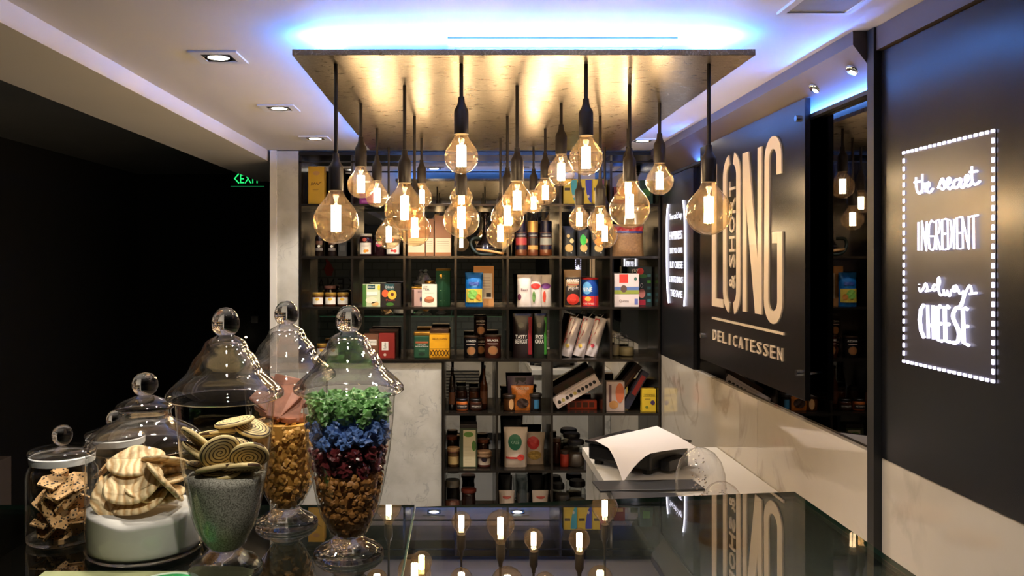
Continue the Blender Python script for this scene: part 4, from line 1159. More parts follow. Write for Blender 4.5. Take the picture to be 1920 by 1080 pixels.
for i, (xa, xb, lab, c1, c2) in enumerate(((967, 989, 'dark blue coffee jar with red band beside the water pipe', (26, 24, 48), (170, 60, 60)), (990, 1010, 'coffee jar with gold lid and black band', (196, 150, 80), (30, 22, 20)), (1013, 1036, 'dark blue coffee jar with grey band', (26, 26, 46), (140, 140, 130)))):
    r, W, H = prod('coffee_jar', lab, 'jar', xa, xb, 414, 'R2', 4.62, .065, group='tall coffee jars')
    R = W / 2
    MB().lathe([(0, 0), (R, .002), (R * 1.06, .015), (R, .032), (R, H * .68), (0, H * .681)], 24).build('jar', cm(96, 50, 26, .15), r, smooth=SM)
    MB().lathe([(0, H * .682), (R * 1.0, H * .682), (R * 1.0, H * .995), (R * .9, H), (0, H)], 24).build('lid', cm(*c1, .25, .4), r, smooth=SM)
    f = curved(R); patch(r, -R * 1.2, R * 1.2, .036, H * .3, cm(*c1, .3), f); patch(r, -R * 1.2, R * 1.2, H * .32, H * .52, cm(*c2, .3), f, 'band'); patch(r, -R * 1.2, R * 1.2, H * .54, H * .66, cm(28, 26, 40), f, 'band')
    word(r, 'DAVIDOFF', -R * .7, R * .7, H * .57, H * .605, W_, f, .002)
for i, (xa, xb, yt, lab, c, cc) in enumerate(((1053.5, 1081, 424, 'black pouch printed with almonds and a cookie', (206, 176, 110), (226, 206, 150)), (1083, 1107, 430, 'black pouch with green leaf and nuts', (60, 190, 70), (206, 176, 110)), (1109, 1137, 432, 'black pouch with orange dried fruit', (220, 130, 40), (200, 150, 80)))):
    r, W, H = prod('nut_pouch', lab, 'pouch', xa, xb, yt, 'R2', 4.62, .06, group='black nut pouches')
    fn = pouch(r, W, H, .05, cm(44, 46, 46, .5), .0, .001, 20 + i)
    spot(r, .0, .045, W * .30, .022, cm(196, 160, 96), fn, 'picture', .003); spot(r, W * .2, .085, W * .16, .013, cm(*cc), fn, 'picture', .003)
    spot(r, -W * .05, .112, W * .12, .011, cm(*c), fn, 'picture', .003); spot(r, W * .15, .018, .004, .004, W_, fn, 'seal', .003)
    if i == 1: spot(r, -W * .05, .09, W * .25, .03, cm(*c), fn, 'picture', .0036)
    if i == 2: spot(r, .0, .08, W * .3, .02, cm(*c), fn, 'picture', .0036)
r, W, H = prod('pasta_bag', 'clear bag of brown pasta with red header behind the large bulb', 'bag', 1150, 1210, 420, 'R2', 4.63, .08)
fn = pouch(r, W, H, .07, mat('pasta', C(140, 104, 70), .4, noise=(90, .5)), 0, .003, 31)
patch(r, -W * .46, W * .46, H * .78, H * .93, cm(176, 40, 36), fn, 'header', .003); patch(r, -W * .46, W * .46, H * .72, H * .78, cm(40, 50, 110), fn, 'header', .003)

# ---- third row
for i, (xa, xb) in enumerate(((584, 605), (608, 629), (631, 652))):
    lab = ['honey jar with gold lid closest to the marble pillar', 'honey jar in the middle of the three gold lidded jars', 'honey jar with less filled label, farthest from the pillar'][i]
    r, W, H = prod('honey_jar', lab, 'jar', xa, xb, 549, 'R3', 4.62, .07, group='gold lidded honey jars')
    R = W / 2; jar(r, R, H, cm(70, 34, 16, .15), BRASSLID, .018, .92); f = curved(R); patch(r, -R * 1.1, R * 1.1, .012, .05, W_, f); spot(r, 0, .04, .012, .008, cm(226, 180, 70), f)
for i, (xa, xb) in enumerate(((606, 628), (629, 649))):
    r, W, H = prod('preserve_jar', ['dark preserve jar with pink lid behind the honey jars', 'dark preserve jar with black lid behind the honey jars'][i], 'jar', xa, xb, 536 if i == 0 else 545, 'R3', 4.72, .07)
    jar(r, W / 2, H, cm(36, 18, 22, .15), cm(150, 110, 120) if i == 0 else K_, .018, .9); patch(r, -.02, .02, .02, .05, cm(90, 80, 80), curved(W / 2))
r, W, H = prod('tea_carton', 'white and green tea carton printed with cream biscuits', 'carton', 680, 713, 533, 'R3', 4.62, .075)
carton(r, W, H, .075, cm(196, 206, 170)); f = flat(.075)
patch(r, -W * .5, -W * .28, 0.001, H - .001, cm(60, 104, 40), f, 'print'); patch(r, -W * .22, W * .2, H * .78, H * .98, cm(24, 70, 76), f, 'logo_box'); word(r, 'Dilmah', -W * .18, W * .17, H * .84, H * .92, W_, f)
patch(r, -W * .26, W * .34, H * .5, H * .66, W_, f, 'print', .001); spot(r, .0, H * .28, W * .33, H * .14, cm(228, 216, 190), f); spot(r, W * .2, H * .12, W * .22, H * .09, cm(206, 170, 110), f); spot(r, W * .42, H * .85, W * .08, H * .12, cm(200, 190, 60), f)
r, W, H = prod('tea_carton', 'black tea carton printed with a cut peach', 'carton', 714, 752, 531, 'R3', 4.62, .075)
carton(r, W, H, .075, cm(26, 22, 22)); f = flat(.075)
patch(r, -W * .3, W * .16, H * .70, H * .97, cm(24, 70, 76), f, 'logo_box'); word(r, 'Dilmah', -W * .26, W * .12, H * .78, H * .89, W_, f, .0014)
spot(r, -W * .28, H * .56, W * .17, H * .16, cm(206, 90, 50), f); spot(r, W * .06, H * .5, W * .22, H * .20, cm(220, 180, 60), f, w=.0013); spot(r, W * .07, H * .52, W * .08, H * .08, cm(90, 40, 30), f, w=.0017)
word(r, 'Peach', -W * .24, W * .2, H * .24, H * .32, cm(180, 60, 50), f); spot(r, -W * .05, H * .1, W * .2, H * .07, cm(60, 110, 40), f)
r, W, H = prod('tea_tin', 'pink tea tin with gold lid half hidden by the white tea carton', 'tin', 772, 794, 538, 'R3', 4.64, .06)
MB().box(-W / 2, W / 2, -.03, .03, 0, H - .012).build('tin', cm(206, 170, 164), r, bevel=.003); MB().box(-W / 2 - .001, W / 2 + .001, -.031, .031, H - .0118, H).build('lid', GOLD, r, bevel=.003)
patch(r, -W * .48, -W * .3, .002, H - .014, cm(60, 30, 24), flat(.06), 'edge_band'); word(r, '300', 0, W * .4, H * .7, H * .78, cm(80, 60, 70), flat(.06)); spot(r, W * .28, H * .36, .006, .014, cm(60, 60, 80), flat(.06))
r, W, H = prod('tea_carton', 'white tea carton printed with a bowl of amber tea', 'carton', 791, 819, 533, 'R3', 4.60, .03)
carton(r, W, H, .03, cm(222, 216, 200)); f = flat(.03)
word(r, 'TEA', -W * .42, .0, H * .72, H * .82, K_, f); word(r, 'JOY', -W * .40, -.01, H * .83, H * .92, K_, f); patch(r, -W * .32, W * .3, H * .6, H * .62, cm(150, 140, 126), f, 'print')
spot(r, -W * .02, H * .28, W * .33, H * .10, cm(120, 110, 104), f, 'shadow_print'); spot(r, .0, H * .32, W * .33, H * .14, cm(150, 86, 54), f, w=.0013); spot(r, .0, H * .38, W * .28, H * .06, cm(214, 130, 90), f, w=.0017)
r, W, H = prod('tea_tin', 'tall dark green six-sided tea tin with gold lid', 'tin', 816, 845, 504, 'R3', 4.64, .085)
tin(r, W / 2 * 1.05, H, cm(34, 76, 52), GOLD, .012, 6); f = lambda u, v, w: (u, -W / 2 * 1.05 * .88 - w - .001, v)
spot(r, -.006, H * .82, .014, .008, GOLD, f); word(r, 'CEYLON', -.02, .008, H * .74, H * .77, GOLD, f); patch(r, -.018, .008, H * .42, H * .43, cm(120, 150, 120), f, 'print'); patch(r, -.018, .01, .03, .032, cm(120, 150, 120), f, 'print')
r, W, H = prod('tea_tin', 'gold lidded tea tin peeking out behind the white tea carton', 'tin', 796, 814, 527, 'R3', 4.73, .06)
tin(r, W / 2, H, cm(120, 100, 60), GOLD); patch(r, -.02, .02, .03, .06, cm(90, 60, 50), curved(W / 2))
r, W, H = prod('crisp_bag', 'shiny blue bag printed with yellow green crisps', 'bag', 872, 906, 511, 'R3', 4.61, .07)
fn = pouch(r, W, H, .06, cm(30, 110, 190, .25, .3), 0, .002, 41)
patch(r, -W * .47, W * .47, H * .12, H * .52, cm(196, 176, 70), fn, 'picture', .003); spot(r, -W * .1, H * .36, W * .3, H * .14, cm(120, 180, 80), fn, 'picture', .0045); spot(r, W * .25, H * .28, W * .14, H * .09, cm(190, 120, 40), fn, 'picture', .0045); patch(r, -W * .3, W * .3, H * .62, H * .72, cm(20, 60, 140), fn, 'print', .003)
r, W, H = prod('paper_bag', 'kraft paper bag with white label behind the blue crisp bag', 'bag', 888, 926, 499, 'R3', 4.70, .07)
carton(r, W, H, .07, cm(184, 132, 78, .7), 'bag'); f = flat(.07); patch(r, -W * .1, W * .42, H * .18, H * .82, cm(216, 206, 192), f); patch(r, W * .12, W * .36, H * .22, H * .32, K_, f, 'print', .001)
for k in range(5): patch(r, -W * .04, W * .34, H * (.42 + .07 * k), H * (.435 + .07 * k), cm(170, 150, 140), f, 'print', .001)
for i, (xa, xb, lab, c, cc) in enumerate(((970, 997, 'white snack pouch with purple beet print', (96, 40, 70), None), (993, 1016, 'white snack pouch with red label', (206, 50, 44), (90, 130, 70)), (1013, 1035, 'white snack pouch with violet label and red chilli', (110, 50, 130), (196, 60, 40)))):
    r, W, H = prod('snack_pouch', lab, 'pouch', xa, xb, 515, 'R3', 4.61 + .02 * i, .05, group='white snack pouches')
    fn = pouch(r, W, H, .04, cm(214, 204, 200, .4), 0, .0012, 50 + i)
    if i: spot(r, .0, H * .64, W * .42, H * .09, cm(*c), fn, 'label', .003); spot(r, -W * .15, H * .3, W * .14, H * .18, cm(*cc), fn, 'picture', .003)
    else:
        spot(r, -W * .36, H * .3, W * .13, H * .10, cm(*c), fn, 'picture', .003); word(r, 'Beet', -W * .25, W * .25, H * .48, H * .57, cm(90, 40, 60), fn, .003)
r, W, H = prod('berry_pouch', 'kraft edged black pouch printed with red berries', 'pouch', 1058, 1091, 506, 'R3', 4.61, .06)
fn = pouch(r, W, H, .05, cm(170, 140, 104, .6), .0, .001, 61)
patch(r, -W * .44, W * .44, H * .04, H * .80, cm(34, 28, 26), fn, 'label', .002); word(r, 'BERRIES', -W * .34, W * .34, H * .66, H * .75, W_, fn, .004); patch(r, -W * .32, W * .38, H * .59, H * .61, cm(160, 60, 50), fn, 'print', .004)
word(r, 'yogurt', -W * .3, W * .34, H * .44, H * .54, cm(216, 206, 200), fn, .004); spot(r, .0, H * .2, W * .36, H * .15, cm(196, 50, 36), fn, 'picture', .004)
r, W, H = prod('oat_tin', 'blue and red round tin with white lettering', 'tin', 1091, 1124, 521, 'R3', 4.64, .09)
tin(r, W / 2, H, cm(26, 70, 160), cm(196, 40, 40), .010); f = curved(W / 2); patch(r, -W * .7, W * .7, .002, H * .36, cm(200, 44, 40), f); spot(r, -W * .22, H * .64, W * .28, H * .22, cm(90, 160, 214), f); word(r, 'NINE', -W * .48, W * .08, H * .52, H * .66, W_, f, .002)
spot(r, -W * .16, H * .26, W * .18, H * .08, cm(226, 170, 70), f); word(r, 'FORTIFIED', -W * .45, W * .2, H * .06, H * .12, W_, f)
r, W, H = prod('grain_carton', 'white grain carton with red label and field landscape', 'carton', 1152, 1198, 513, 'R3', 4.60, .06, .0)
carton(r, W, H, .06, cm(222, 208, 208)); f = flat(.06)
patch(r, -W * .3, W * .06, H * .72, H * .98, cm(206, 60, 50), f, 'logo_box'); patch(r, -W * .5, W * .5, H * .50, H * .60, cm(96, 120, 176), f, 'picture'); patch(r, -W * .5, W * .5, H * .38, H * .50, cm(150, 160, 70), f, 'picture'); spot(r, -W * .12, H * .54, W * .13, H * .11, cm(96, 76, 66), f, w=.0014)
word(r, 'Quinoa', -W * .3, W * .08, H * .12, H * .22, cm(110, 90, 90), f); patch(r, W * .32, W * .46, H * .06, H * .24, cm(110, 120, 190), f, 'barcode'); spot(r, W * .36, H * .84, .008, .010, cm(60, 110, 96), f)
r, W, H = prod('cereal_carton', 'dark green carton with tomatoes and big white letters behind the grain carton', 'carton', 1180, 1222, 500, 'R3', 4.68, .06)
carton(r, W, H, .06, cm(24, 44, 44)); f = flat(.06)
word(r, 'llo', -W * .14, W * .12, H * .46, H * .64, W_, f); spot(r, -W * .02, H * .88, W * .16, H * .09, cm(200, 50, 40), f); spot(r, W * .1, H * .76, W * .2, H * .05, cm(60, 120, 60), f); spot(r, W * .06, H * .32, W * .15, H * .12, cm(196, 120, 110), f); patch(r, -W * .2, W * .22, H * .02, H * .16, cm(170, 40, 60), f, 'print'); word(r, 'yay', -W * .4, -W * .1, H * .84, H * .94, W_, f)
for k in range(5): patch(r, W * .3, W * .46, H * (.1 + .16 * k), H * (.17 + .16 * k), cm(60, 120, 130) if k != 3 else cm(90, 180, 60), f, 'print')

# ---- fourth row
for i, (xa, xb) in enumerate(((592, 613), (614, 634))):
    r, W, H = prod('honey_jar', ['honey jar on the lower shelf, beside the jar knob', 'honey jar with dark lid on the lower shelf behind the jar knob'][i], 'jar', xa, xb, 645, 'R4', 4.64, .07)
    R = W / 2; jar(r, R, H, cm(80, 40, 16, .15), BRASSLID if i == 0 else cm(46, 26, 20), .018, .92); patch(r, -R * 1.1, R * 1.1, .012, .05, W_, curved(R)); spot(r, 0, .04, .012, .008, cm(226, 180, 70), curved(R))
r, W, H = prod('tea_carton', 'brown tea carton with white label', 'carton', 682, 710, 626, 'R4', 4.62, .07)
carton(r, W, H, .07, cm(118, 78, 56)); f = flat(.07); patch(r, -W * .3, W * .36, H * .52, H * .76, W_, f); word(r, 'Typhoo', -W * .22, W * .3, H * .62, H * .71, K_, f)
r, W, H = prod('tea_carton', 'dark red tea carton with a sideways white label', 'carton', 710.5, 740, 625, 'R4', 4.61, .07)
carton(r, W, H, .07, cm(132, 36, 30)); f = flat(.07); patch(r, -W * .32, W * .1, H * .32, H * .66, W_, f); lettering('Typhoo', H * .36, H * .62, W * .02, W * .22, lambda u, v, w: f(-v + W * .02, u, w), K_, r, w=.0013); spot(r, -W * .12, H * .14, .008, .008, cm(200, 170, 160), f)
r, W, H = prod('gift_box', 'large dark brown box behind the two tea cartons', 'box', 692, 747, 617, 'R4', 4.71, .06)
carton(r, W, H, .06, cm(56, 32, 26)); patch(r, -W * .5, W * .5, H * .93, H * .96, cm(90, 60, 50), flat(.06), 'edge_band')
r, W, H = prod('tea_tin', 'dark green square tea tin with gold lid', 'tin', 776, 806, 622, 'R4', 4.62, .08)
MB().box(-W / 2, W / 2, -.04, .04, 0, H - .022).build('tin', cm(26, 70, 48), r, bevel=.006); MB().box(-W / 2 - .001, W / 2 + .001, -.041, .041, H - .0215, H).build('lid', GOLD, r, bevel=.006)
f = flat(.08); patch(r, -W * .4, W * .4, H * .56, H * .63, cm(150, 84, 50), f, 'band'); word(r, 'CEYLON', -W * .26, W * .26, H * .48, H * .52, W_, f); word(r, 'ENGLISH AFTERNOON', -W * .4, W * .4, H * .42, H * .46, W_, f); spot(r, 0, H * .16, W * .2, H * .07, cm(20, 44, 34), f); patch(r, -W * .2, W * .2, H * .3, H * .31, cm(130, 170, 140), f, 'print')
r, W, H = prod('tea_tin', 'yellow tea tin with black ornament band and dark lid', 'tin', 805, 843, 616, 'R4', 4.61, .10)
MB().box(-W / 2, W / 2, -.05, .05, 0, H * .84).build('tin', cm(220, 160, 34, .3), r, bevel=.006); MB().box(-W * .46, W * .46, -.045, .045, H * .842, H).build('lid', cm(70, 44, 26), r, bevel=.006); MB().box(-W * .5, W * .5, -.0505, .0505, H * .80, H * .84).build('rim', GOLD, r, bevel=.002)
f = flat(.10); word(r, 'THE AL-DOMINI', -W * .38, W * .38, H * .62, H * .69, cm(90, 50, 20), f); patch(r, -W * .48, W * .48, H * .31, H * .325, cm(70, 40, 16), f, 'print'); patch(r, -W * .48, W * .48, H * .035, H * .05, cm(70, 40, 16), f, 'print')
for k in range(6):
    u = -W * .4 + k * W * .16
    MB().tube([f(u - .008, H * .08, .001), f(u, H * .2, .001), f(u + .008, H * .28, .001)], .002, 5).tube([f(u + .008, H * .08, .001), f(u, H * .17, .001), f(u - .008, H * .28, .001)], .002, 5).build('ornament', cm(60, 34, 14), r)
def coffee_tin(lab, xa, xb, yt, d, c, base=0.0, txt='LAVAZZA'):
    r, W, H = prod('coffee_tin', lab, 'tin', xa, xb, yt, 'R4', d, (xb - xa) * d / F, group='coffee tins')
    r.location.z += base; H -= base; R = W / 2; tin(r, R, H, cm(*c, .25, .3), cm(70, 52, 40, .3, .6), .010); f = curved(R)
    word(r, txt, -R * .7, R * .7, H * .74, H * .83, W_, f, .002); patch(r, -R * .7, R * .6, H * .62, H * .65, cm(190, 170, 160), f, 'print', .001); spot(r, 0, H * .34, R * .62, H * .2, cm(120, 96, 70), f); spot(r, 0, H * .34, R * .5, H * .16, cm(150, 100, 60), f, w=.0016)
    return H
h0 = coffee_tin('black coffee tin standing in front, closer to the yellow tea tin', 870, 897, 631, 4.61, (28, 26, 30))
coffee_tin('brown coffee tin with an arched picture standing in front', 909, 940, 629, 4.61, (74, 36, 28), txt='BRASIL')
hb = coffee_tin('dark coffee tin underneath the stacked one', 889.5, 913.5, 633, 4.705, (40, 28, 26))
coffee_tin('dark brown coffee tin stacked on top of the others', 889.5, 913.5, 594, 4.705, (40, 26, 24), hb + .0008)
for i, (xa, xb, lab, c, cc, w1, w2) in enumerate(((962, 1000, 'black pouch with dark red beetroot slices', (30, 20, 22), (130, 30, 36), 'TASTY', 'BEETROOT'), (1001, 1027, 'black pouch with green okra', (26, 32, 26), (60, 130, 50), 'SPICED', 'OKRA'))):
    r, W, H = prod('vegetable_pouch', lab, 'pouch', xa, xb, 588, 'R4', 4.61, .06, group='black vegetable pouches')
    fn = pouch(r, W, H, .05, cm(*c, .35), 0, .001, 70 + i)
    patch(r, W * .26, W * .46, H * .08, H * .92, cm(*cc), fn, 'picture', .003); word(r, w1, -W * .4, W * .2, H * .44, H * .52, W_, fn, .003); word(r, w2, -W * .42, W * .22, H * .33, H * .42, W_, fn, .003); spot(r, -W * .1, H * .74, W * .16, H * .06, cm(96, 96, 90), fn, 'logo', .003); patch(r, -W * .4, W * .4, H * .95, H * .99, cm(40, 60, 130), fn, 'seal', .003)
lean = math.radians(15.5)
for i, (xb_, lab) in enumerate(((1064, 'silver snack bag with red side leaning, beside the brown bag'), (1088, 'silver snack bag with red side, middle of the leaning ones'), (1111, 'silver snack bag leaning last, nearest the black wall panel'))):
    d = 4.64; z = E + FL['R4'] + .0006
    W, H = .068, .226
    r = thing('foil_bag', lab, 'bag', (PX(xb_ - 2, d), d + .03, z + W / 2 * math.sin(lean) * .6), (0, lean, 0), 'leaning silver snack bags')
    fn = pouch(r, W, H, .055, cm(226, 218, 224, .25, .15), 0, .004, 80 + i, 'bag')
    poly(r, [(-W * .48, H * .25), (-W * .2, H * .6), (-W * .1, H * .95), (-W * .46, H * .95)], cm(186, 40, 56), lambda u, v, w: fn(u, v, w + .003))
    spot(r, -W * .16, H * .27, W * .16, H * .05, cm(220, 190, 90) if i < 2 else cm(180, 60, 70), fn, 'picture', .004)
    MB().tube([(-.004, 0, H - .001), (.002, -.01, H + .012), (.006, -.012, H + .02)], .002, 5).build('tie', cm(200, 196, 196, .3, .6), r)
r = thing('foil_bag', 'brown foil bag leaning first in the row of snack bags', 'bag', (PX(1052, 4.70) + .024, 4.75, E + FL['R4'] + .016), (0, lean, 0), 'leaning silver snack bags')
fn = pouch(r, .06, .22, .05, cm(130, 84, 46, .3, .6), 0, .003, 90, 'bag'); patch(r, -.02, .02, .06, .12, cm(90, 54, 30), fn, 'label', .003)
# jars modelled in place of a reflection in the shelf mirror
for i, (xa, xb, yt) in enumerate(((1150, 1164, 619), (1163, 1192, 628))):
    r, W, H = prod('sweet_jar', ['small clear glass jar with stacked rings beside the snack bags', 'low clear glass jar with domed lid near the black wall panel'][i], 'jar', xa, xb, yt, 'R4', 4.70, .09)
    R = W / 2; MB().lathe([(0, .001), (R * .95, .001), (R, .006), (R, H * .62), (R * .9, H * .68)], 24).build('glass', jar_wall, r, smooth=True)
    MB().lathe([(0, .002), (R * .9, .002), (R * .94, .006), (R * .94, H * .4), (0, H * .42)], 24).build('sweets', cm(176, 166, 130), r, smooth=True)
    MB().lathe([(0, H * .685), (R * 1.02, H * .685), (R * 1.02, H * .74), (R * .5, H * .84), (R * .22, H * .87), (R * .28, H * .94), (0, H)], 24).build('lid', thin_glass('lid_thin', (.93, .93, .95), .12, .8, 2.5), r, smooth=True)

# ---- lower shelves
def bottle(lab, xa, xb, yt, row, d, c, cap):
    r, W, H = prod('sauce_bottle', lab, 'bottle', xa, xb, yt, row, d, .05)
    R = W / 2; MB().lathe([(0, 0), (R, .002), (R, H * .5), (R * .9, H * .58), (R * .42, H * .68), (R * .38, H * .93), (0, H * .931)], 20).build('glass', cm(*c, .12), r, smooth=True)
    MB().lathe([(0, H * .932), (R * .46, H * .932), (R * .46, H), (0, H)], 14).build('cap', cap, r, smooth=SM); patch(r, -R * 1.0, R * 1.0, H * .14, H * .42, cm(96, 60, 40), curved(R))
bottle('tall dark sauce bottle at the marble end of the lower shelf', 841, 854, 690, 'L1', 4.64, (30, 22, 18), K_)
bottle('tall amber sauce bottle with red label on the lower shelf', 900, 915, 686, 'L1', 4.66, (66, 34, 16), K_)
def sjar(lab, xa, xb, yt, row, d, c, lid, lc=None, txt=None, group=None, neck=.85):
    r, W, H = prod('preserve_jar', lab, 'jar', xa, xb, yt, row, d, (xb - xa) * d / F, group=group)
    R = W / 2; jar(r, R, H, cm(*c, .14), lid, min(.02, H * .2), neck)
    if lc: patch(r, -R * 1.1, R * 1.1, H * .16, H * .56, cm(*lc), curved(R))
    if txt: word(r, txt, -R * .8, R * .8, H * .34, H * .46, W_, curved(R), .002)
    return r, R, H
g_ = 'preserve jars on the lower shelves'
sjar('squat jar of orange relish with dark label', 855, 878, 749, 'L1', 4.62, (170, 90, 40), K_, (40, 30, 28), 'LUTENITSA', g_)
sjar('squat dark jar with lime coloured band', 881, 905, 749, 'L1', 4.62, (60, 34, 24), K_, (40, 24, 20), 'APPLEMOSS', g_)
sjar('dark jar with black lid behind the orange relish', 855, 875, 726, 'L1', 4.70, (46, 26, 18), K_, None, None, g_)
sjar('brown jar with black lid behind the lime banded jar', 879, 899, 728, 'L1', 4.70, (66, 36, 20), cm(40, 30, 28), None, None, g_)
r, R, H = sjar('brown jar with pale oval label', 944, 967, 741, 'L1', 4.62, (88, 56, 32), cm(60, 48, 40), None, None, g_, 1.0)
spot(r, R * .3, H * .42, R * .42, H * .34, cm(206, 160, 110), curved(R))
r, R, H = sjar('dark jar with blue label', 994, 1016, 739, 'L1', 4.62, (34, 32, 34), cm(54, 50, 50), None, None, g_, 1.0)
patch(r, -R * .3, R * .5, H * .14, H * .66, cm(50, 110, 150), curved(R))
r, W, H = prod('sweets_pouch', 'orange shiny pouch of sweets between two jars', 'pouch', 961, 999, 724, 'L1', 4.63, .06)
fn = pouch(r, W, H, .05, mat('orange_foil', C(214, 130, 56), .3, noise=(120, .5)), .12, .003, 95); word(r, 'GOLDEN', -W * .3, W * .3, H * .84, H * .95, W_, fn, .003); spot(r, 0, H * .3, W * .3, H * .2, mat('dark_sweets', C(60, 44, 40), .3, noise=(200, .6)), fn, 'window', .003)
r, W, H = prod('sweets_pouch', 'purple grey pouch behind the orange one', 'pouch', 951, 1002, 706, 'L1', 4.72, .05)
fn = pouch(r, W, H, .04, cm(100, 84, 110, .4), .0, .002, 96); patch(r, -W * .2, W * .2, H * .1, H * .95, cm(44, 34, 44), fn, 'label', .003)
# long boxes leaning in the third compartment
def lean_box(name, lab, cx_, cy_, d, L_, h_, t, ang, m, cat='box'):
    r = thing(name, lab, cat, (PX(cx_, d), d + t / 2, PZ(cy_, d)), (0, ang, 0))
    MB().box(-L_ / 2, L_ / 2, -t / 2, t / 2, -h_ / 2, h_ / 2).build('carton', m, r, bevel=.0012)
    return r
r = lean_box('macaron_box', 'long white box with a row of round dark windows leaning on the lower shelf', 1081, 734, 4.62, .278, .066, .04, math.radians(-30), cm(216, 200, 196))
f = lambda u, v, w: (u, -.02 - w, v)
for k in range(10): spot(r, -.112 + k * .0249, -.004, .0095, .0105, cm(34, 30, 26) if k not in (1, 4) else cm(190, 170, 100), f, 'window')
patch(r, -.06, .08, .018, .021, cm(180, 170, 160), f, 'print'); patch(r, -.125, -.09, -.027, -.023, cm(150, 130, 120), f, 'print')
r = lean_box('macaron_box', 'long brown box leaning behind the white box with round windows', 1077, 716, 4.70, .26, .055, .04, math.radians(-30), cm(66, 46, 36))
for k in range(3): spot(r, -.05 + k * .07, 0, .014, .014, cm(50, 50, 34), f, 'window')
r, W, H = prod('biscuit_box', 'orange red box with four clear windows under the leaning boxes', 'box', 1064, 1119, 751, 'L1', 4.69, .05)
carton(r, W, H, .05, cm(186, 70, 40)); f = flat(.05)
for k in range(4): patch(r, -W * .42 + k * W * .22, -W * .42 + k * W * .22 + W * .17, H * .2, H * .8, cm(96, 50, 34), f, 'window')
r, W, H = prod('biscuit_box', 'pale carton with orange flower print', 'box', 1137, 1171, 716, 'L1', 4.62, .06)
carton(r, W, H, .06, cm(206, 186, 180)); f = flat(.06); spot(r, W * .24, H * .62, W * .24, H * .34, cm(214, 120, 80), f); patch(r, -W * .36, -W * .22, H * .3, H * .9, cm(110, 80, 80), f, 'print'); spot(r, -W * .1, H * .22, W * .26, H * .14, cm(206, 150, 90), f)
r = lean_box('long_carton', 'long dark brown carton leaning back in the corner compartment', 1173, 718, 4.72, .26, .04, .045, math.radians(-52), cm(60, 38, 26), 'carton'); patch(r, -.08, .08, -.012, -.004, cm(110, 70, 40), lambda u, v, w: (u, -.0225 - w, v), 'print')
r = lean_box('long_carton', 'long navy and red carton leaning next to the yellow tea box', 1192, 731, 4.63, .235, .042, .045, math.radians(-60), cm(44, 46, 66), 'carton'); patch(r, -.03, .09, -.014, .012, cm(150, 44, 40), lambda u, v, w: (u, -.0225 - w, v), 'print')
r, W, H = prod('tea_carton', 'small yellow tea box with dark name bar on the lower shelf', 'carton', 1204, 1230, 729, 'L1', 4.60, .05)
carton(r, W, H, .05, cm(222, 190, 50)); f = flat(.05); word(r, 'TWININGS', -W * .4, W * .4, H * .70, H * .78, cm(70, 60, 20), f); patch(r, -W * .42, W * .42, H * .66, H * .67, cm(70, 60, 20), f, 'print'); spot(r, W * .26, H * .4, W * .16, H * .10, cm(70, 50, 96), f); patch(r, -W * .3, W * .1, H * .54, H * .57, cm(130, 110, 40), f, 'print'); spot(r, -W * .16, H * .2, W * .12, H * .06, cm(110, 120, 40), f)

r, R, H = sjar('small jar with wooden lid tied with string', 839, 861, 841, 'L2', 4.62, (84, 60, 34), cm(176, 140, 100, .7), (176, 150, 100), None, g_, 1.0)
MB().lathe([(R * 1.06, H * .78), (R * 1.1, H * .79), (R * 1.06, H * .8)], 20).build('string', cm(150, 80, 60), r)
sjar('tall dark jar with red brown lid at the marble end', 838, 857, 819, 'L2', 4.71, (30, 22, 20), cm(110, 56, 36), None, None, g_, 1.0)
r, W, H = prod('juice_carton', 'tall cream carton with green leaves and dark lid', 'carton', 862, 895, 795, 'L2', 4.62, .08)
carton(r, W, H * .9, .08, cm(60, 70, 50)); MB().box(-W / 2, W / 2, -.04, .04, H * .9005, H).build('lid', cm(40, 30, 26), r, bevel=.006); f = flat(.08)
patch(r, -W * .3, W * .4, .005, H * .86, cm(206, 194, 160), f); spot(r, 0, H * .76, W * .28, H * .06, cm(90, 130, 56), f); spot(r, W * .3, H * .5, W * .12, H * .12, cm(80, 120, 50), f)
for k in range(6): patch(r, -W * .22, W * .16, H * (.12 + .07 * k), H * (.125 + .07 * k), cm(150, 140, 110), f, 'print', .001)
r, R, H = sjar('jam jar with cloth cover and round dark seal', 895, 921, 848, 'L2', 4.62, (120, 60, 50), cm(170, 136, 104, .8), (206, 190, 176), None, g_, 1.0)
spot(r, 0, H * .5, R * .42, H * .14, cm(50, 34, 46), curved(R), w=.0018); MB().lathe([(R * 1.12, H * .72), (R * 1.28, H * .66), (R * 1.06, H * .8)], 18).build('cloth_cover', cm(170, 136, 104, .8), r, smooth=True)
sjar('dark red jar with brown lid behind the cloth covered one', 896, 916, 825, 'L2', 4.71, (50, 28, 22), cm(110, 60, 40), None, None, g_, 1.0)
r, W, H = prod('snack_pouch', 'white standing pouch with green circle', 'pouch', 946, 989, 803, 'L2', 4.61, .07, group='white standing pouches')
fn = pouch(r, W, H, .06, cm(214, 200, 186, .45), .06, .0015, 101); spot(r, -W * .04, H * .64, W * .30, H * .20, cm(40, 110, 80), fn, 'emblem', .003); word(r, 'KALE', -W * .22, W * .14, H * .6, H * .68, cm(170, 206, 180), fn, .005); patch(r, -W * .44, W * .2, H * .22, H * .27, cm(190, 60, 50), fn, 'band', .003); spot(r, W * .22, H * .26, W * .16, H * .08, cm(196, 60, 50), fn, 'picture', .004)
r, W, H = prod('snack_pouch', 'white standing pouch with red circle behind the green one', 'pouch', 984, 1021, 812, 'L2', 4.68, .06, group='white standing pouches')
